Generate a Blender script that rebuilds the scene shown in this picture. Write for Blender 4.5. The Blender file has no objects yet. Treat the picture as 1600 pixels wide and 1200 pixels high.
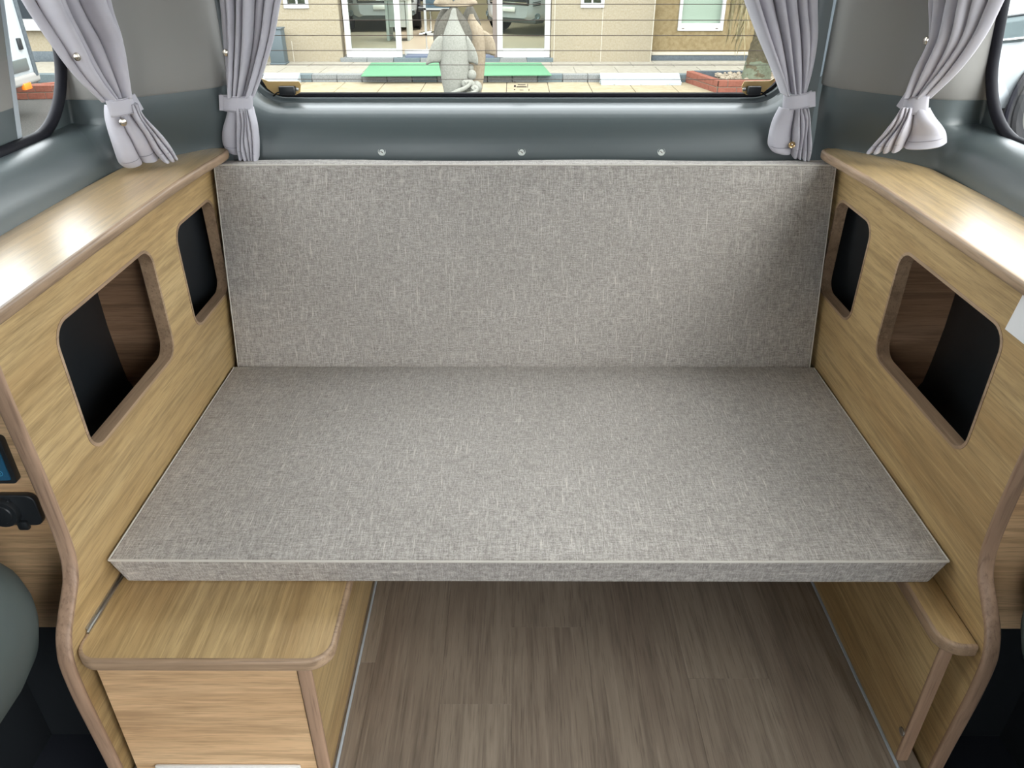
import bpy, bmesh, math, random
from mathutils import Vector, Matrix
R = math.radians
S = bpy.context.scene
COL = S.collection
# ---------------------------------------------------------------- camera, sky, light, exposure
FOC, PITCH, YAW, CAM = 1190.0, math.atan(697/1190), R(0.12), Vector((-0.0215, 0, 1.09))
cd = bpy.data.cameras.new('camera'); cam = bpy.data.objects.new('camera', cd); COL.objects.link(cam)
cam.location = CAM; cam.rotation_euler = (math.pi/2-PITCH, 0, YAW)
cd.sensor_width = 36; cd.lens = 36*FOC/1600; cd.clip_start = .02
S.camera = cam
wd = bpy.data.worlds.new('overcast_sky'); S.world = wd; wd.use_nodes = True
bgn = wd.node_tree.nodes['Background']
bgn.inputs[0].default_value = (.93, .97, 1.0, 1); bgn.inputs[1].default_value = 5.6
sd = bpy.data.lights.new('hazy_sun', 'SUN'); sun = bpy.data.objects.new('hazy_sun', sd); COL.objects.link(sun)
sd.energy = 2.4; sd.angle = R(40); sd.color = (1, .97, .92)
sun.rotation_euler = Vector((-.55, .55, -.8)).to_track_quat('-Z', 'Y').to_euler()
S.view_settings.view_transform = 'Standard'; S.view_settings.look = 'None'
S.view_settings.exposure = 0.24; S.view_settings.gamma = 1; S.view_settings.use_curve_mapping = False
S.cycles.max_bounces = 10; S.cycles.diffuse_bounces = 6; S.cycles.transparent_max_bounces = 16
S.cycles.use_denoising = True
S.cycles.sample_clamp_indirect = 6

# ---------------------------------------------------------------- helpers
def ray(u, v):
    X = (u-800)/FOC; Y = -(v-600)/FOC
    c, s = math.cos(PITCH), math.sin(PITCH); cy, sy = math.cos(YAW), math.sin(YAW)
    dy, dz = c+Y*s, -s+Y*c
    return Vector((X*cy-dy*sy, X*sy+dy*cy, dz))
def at(u, v, p, n):
    """the point of the plane (p, n) that the camera sees at pixel u, v"""
    d = ray(u, v); n = Vector(n)
    return CAM + d*((Vector(p)-CAM).dot(n)/d.dot(n))
def lin(c):
    return tuple((x/12.92 if x <= .04045 else ((x+.055)/1.055)**2.4) for x in [y/255 for y in c])
def thing(name, label=None, cat=None, loc=(0, 0, 0), group=None, kind=None):
    o = bpy.data.objects.new(name, None); COL.objects.link(o); o.location = loc; o.empty_display_size = .05
    return tag(o, label, cat, group, kind)
def tag(o, label=None, cat=None, group=None, kind=None):
    if label: o['label'] = label
    if cat: o['category'] = cat
    if group: o['group'] = group
    if kind: o['kind'] = kind
    return o
def link(name, me, mat, parent=None, smooth=None):
    o = bpy.data.objects.new(name, me); COL.objects.link(o)
    if mat is not None:
        me.materials.clear()
        for m in (mat if isinstance(mat, list) else [mat]): me.materials.append(m)
    if smooth is not None:
        me.polygons.foreach_set('use_smooth', [True]*len(me.polygons))
        if smooth: me.set_sharp_from_angle(angle=R(smooth))
    if parent is not None:
        o.parent = parent
        o.location = -world_loc(parent)
    return o
def world_loc(o):
    v = Vector(o.location)
    while o.parent is not None: o = o.parent; v += Vector(o.location)
    return v
def bm_obj(name, bm, mat, parent=None, smooth=40):
    me = bpy.data.meshes.new(name)
    bmesh.ops.recalc_face_normals(bm, faces=bm.faces)
    bm.to_mesh(me); bm.free()
    return link(name, me, mat, parent, smooth)
def add_box(bm, lo, hi, bevel=0, seg=2, M=None):
    lo, hi = Vector(lo), Vector(hi); b = bmesh.new()
    bmesh.ops.create_cube(b, size=1)
    for v in b.verts: v.co = Vector([(lo[i]+hi[i])/2+v.co[i]*(hi[i]-lo[i]) for i in range(3)])
    if bevel: bmesh.ops.bevel(b, geom=b.edges[:], offset=bevel, segments=seg, profile=.5, affect='EDGES')
    if M is not None: b.transform(M)
    merge(bm, b); return bm
def merge(bm, b):
    me = bpy.data.meshes.new('tmp'); b.to_mesh(me); b.free(); bm.from_mesh(me); bpy.data.meshes.remove(me)
def box(name, lo, hi, mat, parent=None, bevel=0, seg=2):
    return bm_obj(name, add_box(bmesh.new(), lo, hi, bevel, seg), mat, parent)
def add_grid(bm, P):
    V = [[bm.verts.new(p) for p in row] for row in P]
    for i in range(len(P)-1):
        for j in range(len(P[0])-1):
            try: bm.faces.new((V[i][j], V[i][j+1], V[i+1][j+1], V[i+1][j]))
            except ValueError: pass
    return bm
def catmull(pts, n=8, closed=False):
    pts = [Vector(p) for p in pts]; out = []; m = len(pts)
    for i in range(m if closed else m-1):
        a, b, c, d = (pts[(i-1) % m], pts[i], pts[(i+1) % m], pts[(i+2) % m]) if closed else \
            (pts[max(i-1, 0)], pts[i], pts[i+1], pts[min(i+2, m-1)])
        for k in range(n):
            t = k/n
            out.append(.5*(2*b+(c-a)*t+(2*a-5*b+4*c-d)*t*t+(3*b-a-3*c+d)*t**3))
    if not closed: out.append(pts[-1])
    return out
def rrect(x0, x1, y0, y1, r, n=6):
    out = []
    for cx, cy, a in ((x1-r, y1-r, 0), (x0+r, y1-r, 90), (x0+r, y0+r, 180), (x1-r, y0+r, 270)):
        for k in range(n+1):
            t = R(a+90*k/n); out.append((cx+r*math.cos(t), cy+r*math.sin(t)))
    return out
def plate(name, outer, holes, M, half, mat, parent=None, bevel=0):
    """flat board cut from outlines in 2D, HALF its thickness to each side of the plane of M"""
    c = bpy.data.curves.new('tmp', 'CURVE'); c.dimensions = '2D'; c.fill_mode = 'BOTH'
    c.extrude = max(half-bevel, 0); c.bevel_depth = bevel; c.bevel_resolution = 1; c.offset = -bevel
    for line in [outer]+holes:
        s = c.splines.new('POLY'); s.points.add(len(line)-1); s.use_cyclic_u = True
        for p, q in zip(s.points, line): p.co = (q[0], q[1], 0, 1)
    o = bpy.data.objects.new('tmp', c); COL.objects.link(o)
    dg = bpy.context.evaluated_depsgraph_get()
    me = bpy.data.meshes.new_from_object(o.evaluated_get(dg))
    bpy.data.objects.remove(o); bpy.data.curves.remove(c)
    me.transform(M); me.name = name
    if M.determinant() < 0: me.flip_normals()
    return link(name, me, mat, parent, 30)
def XY(z): return Matrix.Translation((0, 0, z))
def YZ(x): return Matrix(((0, 0, 1, x), (1, 0, 0, 0), (0, 1, 0, 0), (0, 0, 0, 1)))
def XZ(y): return Matrix(((1, 0, 0, 0), (0, 0, -1, y), (0, 1, 0, 0), (0, 0, 0, 1)))
def add_sweep(bm, path, N, sec, closed=False):
    """sweep the 2D section (side, along N) along a path lying in a plane of normal N (or any N not along it)"""
    path = [Vector(p) for p in path]; N = Vector(N).normalized(); rows = []; m = len(path)
    for i, p in enumerate(path):
        a = path[(i-1) % m] if closed or i else path[i]; b = path[(i+1) % m] if closed or i < m-1 else path[i]
        t = (b-a).normalized(); s = t.cross(N).normalized(); n2 = s.cross(t)
        rows.append([bm.verts.new(p+s*q[0]+n2*q[1]) for q in sec])
    k = len(sec)
    for i in range(m if closed else m-1):
        A, B = rows[i], rows[(i+1) % m]
        for j in range(k): bm.faces.new((A[j], A[(j+1) % k], B[(j+1) % k], B[j]))
    if not closed:
        bm.faces.new(rows[0]); bm.faces.new(rows[-1][::-1])
    return bm
def sweep(name, path, N, sec, mat, parent=None, closed=False, smooth=40):
    return bm_obj(name, add_sweep(bmesh.new(), path, N, sec, closed), mat, parent, smooth)
def circ(r, n=8, ry=None): return [(r*math.cos(2*math.pi*k/n), (ry or r)*math.sin(2*math.pi*k/n)) for k in range(n)]
def dome(w, d, n=14):
    """edge banding section: a rounded strip reaching w to both sides of the path, 2d wide"""
    f = lambda c: math.copysign(abs(c)**.55, c)
    return [(w*f(math.cos(2*math.pi*k/n)), d*f(math.sin(2*math.pi*k/n))) for k in range(n)]
def add_lathe(bm, prof, M=None, n=20):
    """turn (radius, height) around z"""
    b = bmesh.new(); rows = []
    for r, h in prof: rows.append([b.verts.new((r*math.cos(2*math.pi*k/n), r*math.sin(2*math.pi*k/n), h)) for k in range(n)])
    for A, B in zip(rows, rows[1:]):
        for k in range(n): b.faces.new((A[k], A[(k+1) % n], B[(k+1) % n], B[k]))
    b.faces.new(rows[0][::-1]); b.faces.new(rows[-1])
    bmesh.ops.remove_doubles(b, verts=b.verts[:], dist=1e-6)
    if M is not None: b.transform(M)
    merge(bm, b); return bm
def aim(p, d): return Matrix.Translation(p) @ Vector(d).to_track_quat('Z', 'Y').to_matrix().to_4x4()
def lathe(name, prof, p, d, mat, parent=None, n=20, smooth=35):
    return bm_obj(name, add_lathe(bmesh.new(), prof, aim(p, d), n), mat, parent, smooth)
def soft_box(sx, sy, sz, r, deform=None, n=14):
    """rounded box mesh about the origin with a fine skin, each point passed through DEFORM"""
    def ticks(s):
        h = s/2; e = [h-r*(1-math.cos(R(90*k/4))) for k in range(5)]
        mid = [(-1+2*k/n)*(h-r) for k in range(1, n)]
        return [-x for x in e]+mid+e[::-1]
    tx, ty, tz = ticks(sx), ticks(sy), ticks(sz)
    bm = bmesh.new(); H = Vector((sx/2, sy/2, sz/2))
    def P(x, y, z):
        p = Vector((x, y, z)); q = Vector([max(-H[i]+r, min(H[i]-r, p[i])) for i in range(3)])
        d = p-q
        if d.length > 1e-9:
            m = max(abs(c) for c in d); d = d.normalized()*m
        p = q+d
        return deform(p) if deform else p
    for s in (-1, 1):
        add_grid(bm, [[P(x, y, s*H.z) for x in tx] for y in ty])
        add_grid(bm, [[P(x, s*H.y, z) for x in tx] for z in tz])
        add_grid(bm, [[P(s*H.x, y, z) for y in ty] for z in tz])
    bmesh.ops.remove_doubles(bm, verts=bm.verts[:], dist=1e-5)
    return bm
def lerp(a, b, t): return a+(b-a)*t
def poly_at(pts, t):
    f = t*(len(pts)-1); i = min(int(f), len(pts)-2); return pts[i].lerp(pts[i+1], f-i)

# ---------------------------------------------------------------- materials
def mat(name, col=(.5, .5, .5), rough=.5, metal=0, spec=.5, **kw):
    m = bpy.data.materials.new(name); m.use_nodes = True
    b = m.node_tree.nodes['Principled BSDF']
    b.inputs['Base Color'].default_value = (*col, 1); b.inputs['Roughness'].default_value = rough
    b.inputs['Metallic'].default_value = metal; b.inputs['Specular IOR Level'].default_value = spec
    for k, v in kw.items(): b.inputs[k.replace('_', ' ')].default_value = v
    return m
class NT:
    def __init__(self, m): self.t = m.node_tree; self.b = self.t.nodes['Principled BSDF']
    def n(self, typ, **kw):
        x = self.t.nodes.new(typ)
        for k, v in kw.items():
            if hasattr(x, k) and not k.startswith('i_'): setattr(x, k, v)
        return x
    def l(self, a, b): self.t.links.new(a, b)
    def coords(self, scale, rot=(0, 0, 0), loc=None):
        c = self.n('ShaderNodeTexCoord'); mp = self.n('ShaderNodeMapping')
        mp.inputs['Scale'].default_value = scale; mp.inputs['Rotation'].default_value = rot
        if loc: mp.inputs['Location'].default_value = loc
        self.l(c.outputs['Object'], mp.inputs['Vector']); return mp.outputs[0]
    def noise(self, vec, scale=1, detail=4, rough=.5, dist=0):
        x = self.n('ShaderNodeTexNoise'); x.inputs['Scale'].default_value = scale; x.inputs['Detail'].default_value = detail
        x.inputs['Roughness'].default_value = rough; x.inputs['Distortion'].default_value = dist
        self.l(vec, x.inputs['Vector']); return x.outputs['Fac']
    def ramp(self, fac, stops):
        x = self.n('ShaderNodeValToRGB'); e = x.color_ramp.elements
        while len(e) < len(stops): e.new(.5)
        for el, (p, c) in zip(e, stops):
            el.position = p; el.color = (*c, 1) if len(c) == 3 else c
        self.l(fac, x.inputs[0]); return x.outputs[0]
    def mix(self, fac, a, b, mode='MIX'):
        x = self.n('ShaderNodeMix'); x.data_type = 'RGBA'; x.blend_type = mode
        for s, v in ((x.inputs[0], fac), (x.inputs[6], a), (x.inputs[7], b)):
            if isinstance(v, (int, float)): s.default_value = v
            elif isinstance(v, tuple): s.default_value = (*v, 1)
            else: self.l(v, s)
        return x.outputs[2]
    def math(self, op, a, b=None):
        x = self.n('ShaderNodeMath'); x.operation = op
        for i, v in enumerate((a, b)):
            if v is None: continue
            if isinstance(v, (int, float)): x.inputs[i].default_value = v
            else: self.l(v, x.inputs[i])
        return x.outputs[0]
    def col(self, c): self.l(c, self.b.inputs['Base Color'])
    def bump(self, h, strength=.2, dist=.001):
        x = self.n('ShaderNodeBump'); x.inputs['Strength'].default_value = strength; x.inputs['Distance'].default_value = dist
        self.l(h, x.inputs['Height']); self.l(x.outputs[0], self.b.inputs['Normal'])
def wood(name, light, mid, dark, axis='y', rough=.42, tilt=0, k=1.0, seed=0., coat=0, rnd=False):
    """oak board grain running along AXIS"""
    m = mat(name, mid, rough); t = NT(m)
    def sc(al, ac): return tuple(al if a == axis else ac for a in 'xyz')
    L = (seed, seed*1.7, seed*.6)
    def co(al, ac): return t.coords(sc(al*k, ac*k), (tilt if axis == 'y' else 0, 0, 0), L)
    if rnd:
        oi = t.n('ShaderNodeObjectInfo')
        def co(al, ac):
            v = t.coords(sc(al*k, ac*k), (0, 0, 0), L); a = t.n('ShaderNodeVectorMath'); a.operation = 'ADD'
            mu = t.n('ShaderNodeMath'); mu.operation = 'MULTIPLY'; mu.inputs[1].default_value = 37
            t.l(oi.outputs['Random'], mu.inputs[0]); t.l(v, a.inputs[0]); t.l(mu.outputs[0], a.inputs[1]); return a.outputs[0]
    big = t.noise(co(1.3, 9), 1, 5, .55, .6)
    base = t.ramp(big, [(.30, dark), (.5, mid), (.70, light)])
    streak = t.noise(co(5, 95), 1, 5, .65, .25)
    c = t.mix(t.ramp(streak, [(.36, (.55,)*3), (.56, (0,)*3)]), base, tuple(x*.55 for x in dark))
    pore = t.noise(co(22, 520), 1, 2, .5)
    c = t.mix(t.ramp(pore, [(.30, (.42,)*3), (.46, (0,)*3)]), c, tuple(x*.45 for x in dark))
    fl = t.noise(co(8, 260), 1, 3, .5)
    c = t.mix(t.ramp(fl, [(.55, (0,)*3), (.75, (.35,)*3)]), c, tuple(min(1, x*1.25) for x in light))
    t.col(c); t.bump(pore, .12, .0006)
    if coat: t.b.inputs['Coat Weight'].default_value = coat; t.b.inputs['Coat Roughness'].default_value = .30; t.b.inputs['Coat IOR'].default_value = 1.6
    return m
OL, OM, OD = lin((200, 173, 126)), lin((186, 157, 110)), lin((168, 136, 90))
oak_y = wood('oak_along', OL, OM, OD, 'y', tilt=R(3))
oak_x_lit = wood('oak_across', lin((228, 194, 152)), lin((215, 179, 137)), lin((192, 153, 112)), 'x', seed=3)  # oak lightened: brighter light on the front boards put into the colour
oak_top = wood('oak_top', OL, OM, OD, 'y', rough=.40, seed=5, coat=1.0)
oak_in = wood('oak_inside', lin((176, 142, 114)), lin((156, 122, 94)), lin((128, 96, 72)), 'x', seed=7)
band = wood('edge_banding', lin((184, 157, 130)), lin((168, 141, 114)), lin((148, 121, 96)), 'y', rough=.45, seed=9, k=.6)
band_x = wood('edge_banding_cross', lin((184, 157, 130)), lin((168, 141, 114)), lin((148, 121, 96)), 'x', rough=.45, seed=17, k=.6)
band_z = wood('edge_banding_upright', lin((176, 146, 122)), lin((164, 134, 110)), lin((148, 118, 96)), 'z', rough=.45, seed=13, k=.5)
vinyl = wood('vinyl_plank', lin((162, 148, 132)), lin((149, 135, 120)), lin((132, 117, 103)), 'y', rough=.36, seed=11, k=.7, rnd=True)

def fabric():
    m = mat('linen_weave', lin((150, 146, 138)), .95, spec=.1); t = NT(m)
    a = t.noise(t.coords((70, 560, 60)), 1, 3, .6); b = t.noise(t.coords((560, 70, 60)), 1, 3, .6)
    fine = t.noise(t.coords((430, 430, 430)), 1, 2, .6)
    h = t.math('ADD', t.math('ADD', a, b), t.math('MULTIPLY', fine, .9))
    h = t.math('MULTIPLY', h, .345)
    c = t.ramp(h, [(.34, lin((116, 111, 106))), (.5, lin((164, 158, 152))), (.65, lin((202, 197, 190)))])
    s1 = t.noise(t.coords((520, 22, 40), loc=(3, 1, 0)), 1, 2, .55); s2 = t.noise(t.coords((20, 520, 40), loc=(8, 2, 0)), 1, 2, .55)
    c = t.mix(t.ramp(s1, [(.61, (0,)*3), (.73, (.62,)*3)]), c, lin((222, 216, 206)))
    c = t.mix(t.ramp(s2, [(.63, (0,)*3), (.75, (.5,)*3)]), c, lin((218, 212, 202)))
    patch = t.noise(t.coords((5, 5, 5)), 1, 3, .5)
    c = t.mix(t.ramp(patch, [(.35, (.10,)*3), (.6, (0,)*3)]), c, lin((110, 104, 98)))
    t.col(c); t.bump(h, .4, .0012)
    t.b.inputs['Sheen Weight'].default_value = .15
    return m
linen = fabric()
def grain(name, c, rough, sc=900, st=.12, spec=.5, **kw):
    m = mat(name, c, rough, spec=spec, **kw); t = NT(m); n = t.noise(t.coords((sc,)*3), 1, 3, .6); t.bump(n, st, .0006)
    v = t.noise(t.coords((3, 3, 3)), 1, 2); t.col(t.mix(t.ramp(v, [(.3, (0,)*3), (.7, (.12,)*3)]), c, tuple(x*.75 for x in c)))
    return m
trim_dark = grain('dark_grey_trim', lin((80, 89, 90)), .36, spec=.35, Coat_Weight=.9, Coat_Roughness=.35, Coat_IOR=1.42)
trim_light = grain('light_grey_trim', lin((140, 138, 134)), .75, 1400, .2)
black_pl = grain('black_plastic', lin((34, 37, 40)), .38)
rubber = mat('black_rubber', (.006, .006, .010), .6, spec=.25)
grey_vinyl = grain('grey_vinyl', lin((76, 84, 82)), .6, spec=.3)
strip_m = mat('pale_blue_strip', lin((150, 163, 172)), .4)
carpet = grain('black_carpet', lin((40, 43, 50)), .95, 260, 1.0, .1)
def cloth_mat():
    m = mat('curtain_cloth', lin((178, 175, 182)), .8, spec=.25); t = NT(m)
    n = t.noise(t.coords((900, 900, 900)), 1, 2); t.bump(n, .15, .0005)
    v = t.noise(t.coords((14, 14, 40)), 1, 3); t.col(t.mix(t.ramp(v, [(.35, (0,)*3), (.7, (.25,)*3)]), lin((184, 181, 188)), lin((164, 161, 170))))
    t.b.inputs['Sheen Weight'].default_value = .25
    return m
curtain_m = cloth_mat()
hem_m = mat('hem_thread', lin((138, 135, 142)), .9)
metal = mat('nickel', lin((205, 196, 182)), .22, 1)
brass = mat('brass_ring', lin((196, 170, 128)), .25, 1)
steel = mat('brushed_steel', lin((190, 188, 184)), .3, 1)
clip_m = mat('pale_plastic_clip', lin((214, 218, 212)), .35)
white_pl = grain('white_plastic', lin((226, 226, 222)), .4, 300, .05)
paper = mat('white_paper', lin((236, 236, 236)), .8)
caulk = mat('pale_sealant', lin((176, 184, 190)), .5)
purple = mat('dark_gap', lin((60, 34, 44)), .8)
amber_pl = mat('tan_plate', lin((206, 172, 112)), .35)
def glass_mat(name, tint=(1, 1, 1), refl=.35, rough=.0, ior=1.4):
    m = bpy.data.materials.new(name); m.use_nodes = True; t = m.node_tree; t.nodes.clear()
    o = t.nodes.new('ShaderNodeOutputMaterial'); mx = t.nodes.new('ShaderNodeMixShader'); tr = t.nodes.new('ShaderNodeBsdfTransparent')
    g = t.nodes.new('ShaderNodeBsdfGlossy'); f = t.nodes.new('ShaderNodeFresnel'); mu = t.nodes.new('ShaderNodeMath'); mu.operation = 'MULTIPLY'
    tr.inputs[0].default_value = (*tint, 1); g.inputs['Roughness'].default_value = rough; f.inputs[0].default_value = ior; mu.inputs[1].default_value = refl
    t.links.new(f.outputs[0], mu.inputs[0]); t.links.new(mu.outputs[0], mx.inputs[0]); t.links.new(tr.outputs[0], mx.inputs[1])
    t.links.new(g.outputs[0], mx.inputs[2]); t.links.new(mx.outputs[0], o.inputs[0]); return m
clear = glass_mat('window_glass', (.97, .99, .98), .22)
shop_glass = glass_mat('shop_glass', (.80, .86, .84), 1.0, ior=1.5)
wire_m = mat('heating_wire', lin((88, 72, 62)), .5)
mark_m = mat('etched_mark', lin((96, 84, 78)), .6)
# outdoors
def rough_wall(name, a, b, sc, st=.5):
    a, b = tuple(x*.36 for x in a), tuple(x*.36 for x in b)
    m = mat(name, a, .9, spec=.2); t = NT(m)
    n = t.noise(t.coords((sc,)*3), 1, 5, .65); v = t.noise(t.coords((1.1, 1.1, 1.1)), 1, 4, .6)
    c = t.mix(t.ramp(n, [(.35, (0,)*3), (.65, (1,)*3)]), a, b)
    c = t.mix(t.ramp(v, [(.4, (0,)*3), (.7, (.35,)*3)]), c, tuple(x*.72 for x in a))
    t.col(c); t.bump(n, st, .01); return m
stone_tan = rough_wall('tan_stone', lin((218, 206, 180)), lin((204, 189, 158)), 38)
stone_shaded = rough_wall('weathered_tan_stone', lin((196, 176, 134)), lin((172, 150, 108)), 16)  # darker tan carries the shade of the recessed bay
joint_m = mat('pale_joint', lin((156, 150, 136)), .9)
plinth_m = rough_wall('grey_plinth', lin((140, 150, 156)), lin((120, 130, 138)), 40)
granite = rough_wall('granite', lin((190, 192, 188)), lin((150, 154, 154)), 70, .2)
granite_b = rough_wall('blue_granite', lin((150, 164, 166)), lin((128, 142, 146)), 70, .2)
paving = rough_wall('pale_paving', lin((212, 206, 190)), lin((194, 186, 166)), 12, .2)
slab_m = rough_wall('cream_paving', lin((214, 200, 168)), lin((196, 180, 146)), 9, .2)
asphalt = rough_wall('asphalt', lin((128, 126, 120)), lin((92, 92, 90)), 55, .5)
brick_m = rough_wall('red_brick', lin((196, 128, 108)), lin((176, 108, 88)), 30, .3)
mortar = rough_wall('mortar', lin((176, 164, 146)), lin((156, 146, 130)), 40, .3)
gravel_m = rough_wall('cream_gravel', lin((232, 218, 194)), lin((206, 186, 158)), 25, .3)
green_mat = rough_wall('green_turf', lin((134, 196, 152)), lin((122, 184, 140)), 60, .4)
navy_mat = mat('navy_mat', lin((70, 78, 94)), .9)
white_frame = mat('white_frame', lin((176, 176, 174)), .4)
slate_m = mat('slate_blue', lin((68, 78, 82)), .6)
statue_m = rough_wall('pale_statue_stone', lin((196, 196, 184)), lin((174, 174, 162)), 60, .3)
statue_dk = rough_wall('dark_statue_stone', lin((134, 130, 118)), lin((108, 104, 94)), 50, .3)
statue_tan = rough_wall('tan_statue_stone', lin((206, 190, 164)), lin((186, 168, 142)), 50, .3)
bark = rough_wall('palm_bark', lin((150, 140, 112)), lin((112, 104, 82)), 34, 1)
lichen = rough_wall('lichened_bark', lin((166, 176, 150)), lin((140, 146, 120)), 40, .8)
frond_m = rough_wall('dry_frond', lin((236, 220, 180)), lin((206, 194, 140)), 20, .2)
car_white = mat('white_paint', lin((164, 170, 173)), .3, Coat_Weight=.6)
car_dark = mat('tinted_glass', (.02, .025, .03), .08)
tire_m = mat('tyre', (.015, .015, .016), .8)
chrome = mat('chrome', (.7, .72, .74), .12, 1)
lamp_m = mat('lamp_lens', lin((104, 116, 118)), .15, .2)
orange_m = mat('orange_lens', lin((226, 120, 40)), .2)
room_dark = mat('room_wall', lin((120, 116, 92)), .8)
room_floor = mat('room_floor', lin((150, 138, 120)), .35)
desk_m = mat('pale_desk', lin((196, 204, 200)), .4)
screen_blue = mat('panel_screen', lin((40, 84, 112)), .2)
glyph_blue = mat('screen_glyph', lin((70, 170, 214)), .4)
poster_m = rough_wall('blue_poster', lin((150, 176, 190)), lin((104, 130, 146)), 9, 0)

# ---------------------------------------------------------------- van shell: side walls
random.seed(4)
def smooth_path(p, n=3): return catmull([Vector((a, b, 0)) for a, b in p], n)
ARC = [R(90*k/12) for k in range(13)]
HI = smooth_path([(-.797, 1.388), (-.775, 1.385), (-.735, 1.385), (-.69, 1.405), (-.66, 1.43), (-.63, 1.457), (-.60, 1.487), (-.577, 1.515), (-.568, 1.545)])
LO = smooth_path([(-.73, 1.325), (-.728, 1.345), (-.722, 1.371), (-.69, 1.426), (-.665, 1.456), (-.64, 1.487), (-.612, 1.515), (-.59, 1.532), (-.575, 1.55)])
SEAM = .852
SIDE_Y0 = {-1: -1.3, 1: .30}
def side_cols(y0):
    c = []
    for k in range(14):
        y = lerp(y0, 1.26, k/13); c.append(((-.73, y), (-.80, y), .808))
    for a in ARC[1:]:
        c.append(((-.73, 1.26+.06*math.sin(a)), (-.80, 1.26+.125*math.sin(a)), .933-.125*math.cos(a)))
    for k, (l, h) in enumerate(zip(LO, HI)): c.append(((l.x, l.y), (h.x, h.y), 1.56, min(1, k/9)))
    return c
N_SIDE = 14+12
def side_pt(col, z, sx, lift=0):
    (lx, ly), (hx, hy), zt = col[:3]
    q = max(0, min(1, (z-.735)/.073)); b = 1-math.sqrt(max(0, 1-q*q))
    if len(col) > 3: q = max(0, min(1, (z-.735)/.10)); b = lerp(b, q*q*(3-2*q), col[3])
    x, y = lerp(lx, hx, b), lerp(ly, hy, b)
    if z > .81 and y < 1.40: x += .10*(z-.81)*min(1, max(0, (1.41-y)/.02))
    return Vector((-sx*(x+lift), y-lift*.6, z))
for sx, side in ((-1, 'left'), (1, 'right')):
    C = side_cols(SIDE_Y0[sx])
    bm = bmesh.new(); rows = []
    for c in C:
        zt = min(c[2], SEAM); zs = [.60, .68, .735]+[lerp(.735, min(zt, .808), math.sin(R(90*k/8))) for k in range(1, 9)]+[lerp(.8085, zt, k/4) if zt > .8085 else zt for k in range(1, 5)]
        rows.append([side_pt(c, z, sx) for z in zs])
    add_grid(bm, rows)
    w = bm_obj('wall_'+side, bm, trim_dark, None, 60); tag(w, kind='structure')
    # pale upper lining of the corner pillar
    bm = bmesh.new(); rows = []
    for c in C:
        if c[2] <= SEAM+.002: continue
        zs = [SEAM-.004, SEAM]+[lerp(SEAM, c[2], k/16) for k in range(1, 17)]
        rows.append([side_pt(c, z, sx, 0 if k == 0 else .004) for k, z in enumerate(zs)])
    add_grid(bm, rows); bm_obj('pillar_lining', bm, trim_light, w, 60)
    # wall over and before the window; unseen stretches closed to cut the light
    yb = SIDE_Y0[sx]
    bm = bmesh.new(); add_box(bm, (-sx*-.79, yb, 1.30), (-sx*-.83, 1.42, 1.55))
    if sx < 0: add_box(bm, (-.83, yb, .80), (-.79, .85, 1.32))
    if sx > 0: add_box(bm, (.79, .0, -.36), (.83, .31, 1.55))
    bm_obj('upper_lining', bm, trim_light, w)
    # outer skin and black liner behind the cabinets
    bm = bmesh.new(); add_box(bm, (sx*.84, yb, -.35), (sx*.86, 1.70, .74))
    bm_obj('outer_skin', bm, car_white, w)
    box('inner_lining', (min(sx*.82, sx*.838), yb, -.36), (max(sx*.82, sx*.838), 1.60, .73), black_pl, w)
    # window: glass, rubber seal
    y0 = .85 if sx < 0 else .30
    win = thing('window_1' if sx < 0 else 'window_2', kind='structure', loc=(sx*.81, .8, .81))
    dz = 0 if sx < 0 else -.006
    path = [Vector((sx*(.797-.10*(z-.808)), y, z+dz)) for y, z in
            [(y0, .809), (lerp(y0, 1.26, .4), .809), (lerp(y0, 1.26, .8), .809), (1.26, .809)]+[(1.26+.125*math.sin(a), .933-.125*math.cos(a)) for a in ARC[1:]]+[(1.39, 1.05), (1.395, 1.2), (1.395, 1.3)]]
    sweep('rubber_seal', path, (1, 0, 0), circ(.0095, 10), rubber, win)
    gp = [(y0-.02, .80), (1.27, .80), (1.41, .92), (1.42, 1.32), (y0-.02, 1.32)]
    bm = bmesh.new(); bm.faces.new([bm.verts.new((sx*(.812-.10*(z-.808)), y, z)) for y, z in gp]); bm_obj('glass_pane', bm, clear, win)
# glazing post inside the left window, grey above, dark below, pale seal on its rear edge
post = thing('trim_1', kind='structure', loc=(-.80, 1.13, .81))
pn = (Vector((-.79, 0, 0)), (1, 0, 0))
def post_part(name, uv, m, dx=0, th=.008):
    pts = [at(u, v, (-.803+dx, 0, 0), (1, 0, 0)) for u, v in uv]
    bm = bmesh.new(); f = bm.faces.new([bm.verts.new(p) for p in pts])
    r = bmesh.ops.extrude_face_region(bm, geom=[f]); bmesh.ops.translate(bm, verts=[v for v in r['geom'] if isinstance(v, bmesh.types.BMVert)], vec=(-th, 0, 0))
    bm_obj(name, bm, m, post)
def edge_at(z, off=0):
    a, b = at(-3, 0, (-.803, 0, 0), (1, 0, 0)), at(27, 232, (-.803, 0, 0), (1, 0, 0))
    return lerp(a.y, b.y, (z-a.z)/(b.z-a.z))+off
for nm, z0, z1, m in (('post_lower', .803, .862, trim_dark), ('post_upper', .862, 1.31, trim_light)):
    plate(nm, [(edge_at(z0, -.075), z0), (edge_at(z0, 0), z0), (edge_at(z1, 0), z1), (edge_at(z1, -.075), z1)], [], YZ(-.806), .006, m, post)
plate('post_seal', [(edge_at(.803, -.001), .803), (edge_at(.803, .012), .803), (edge_at(1.31, .006), 1.31), (edge_at(1.31, -.001), 1.31)], [], YZ(-.804), .0045, caulk, post)

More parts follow.
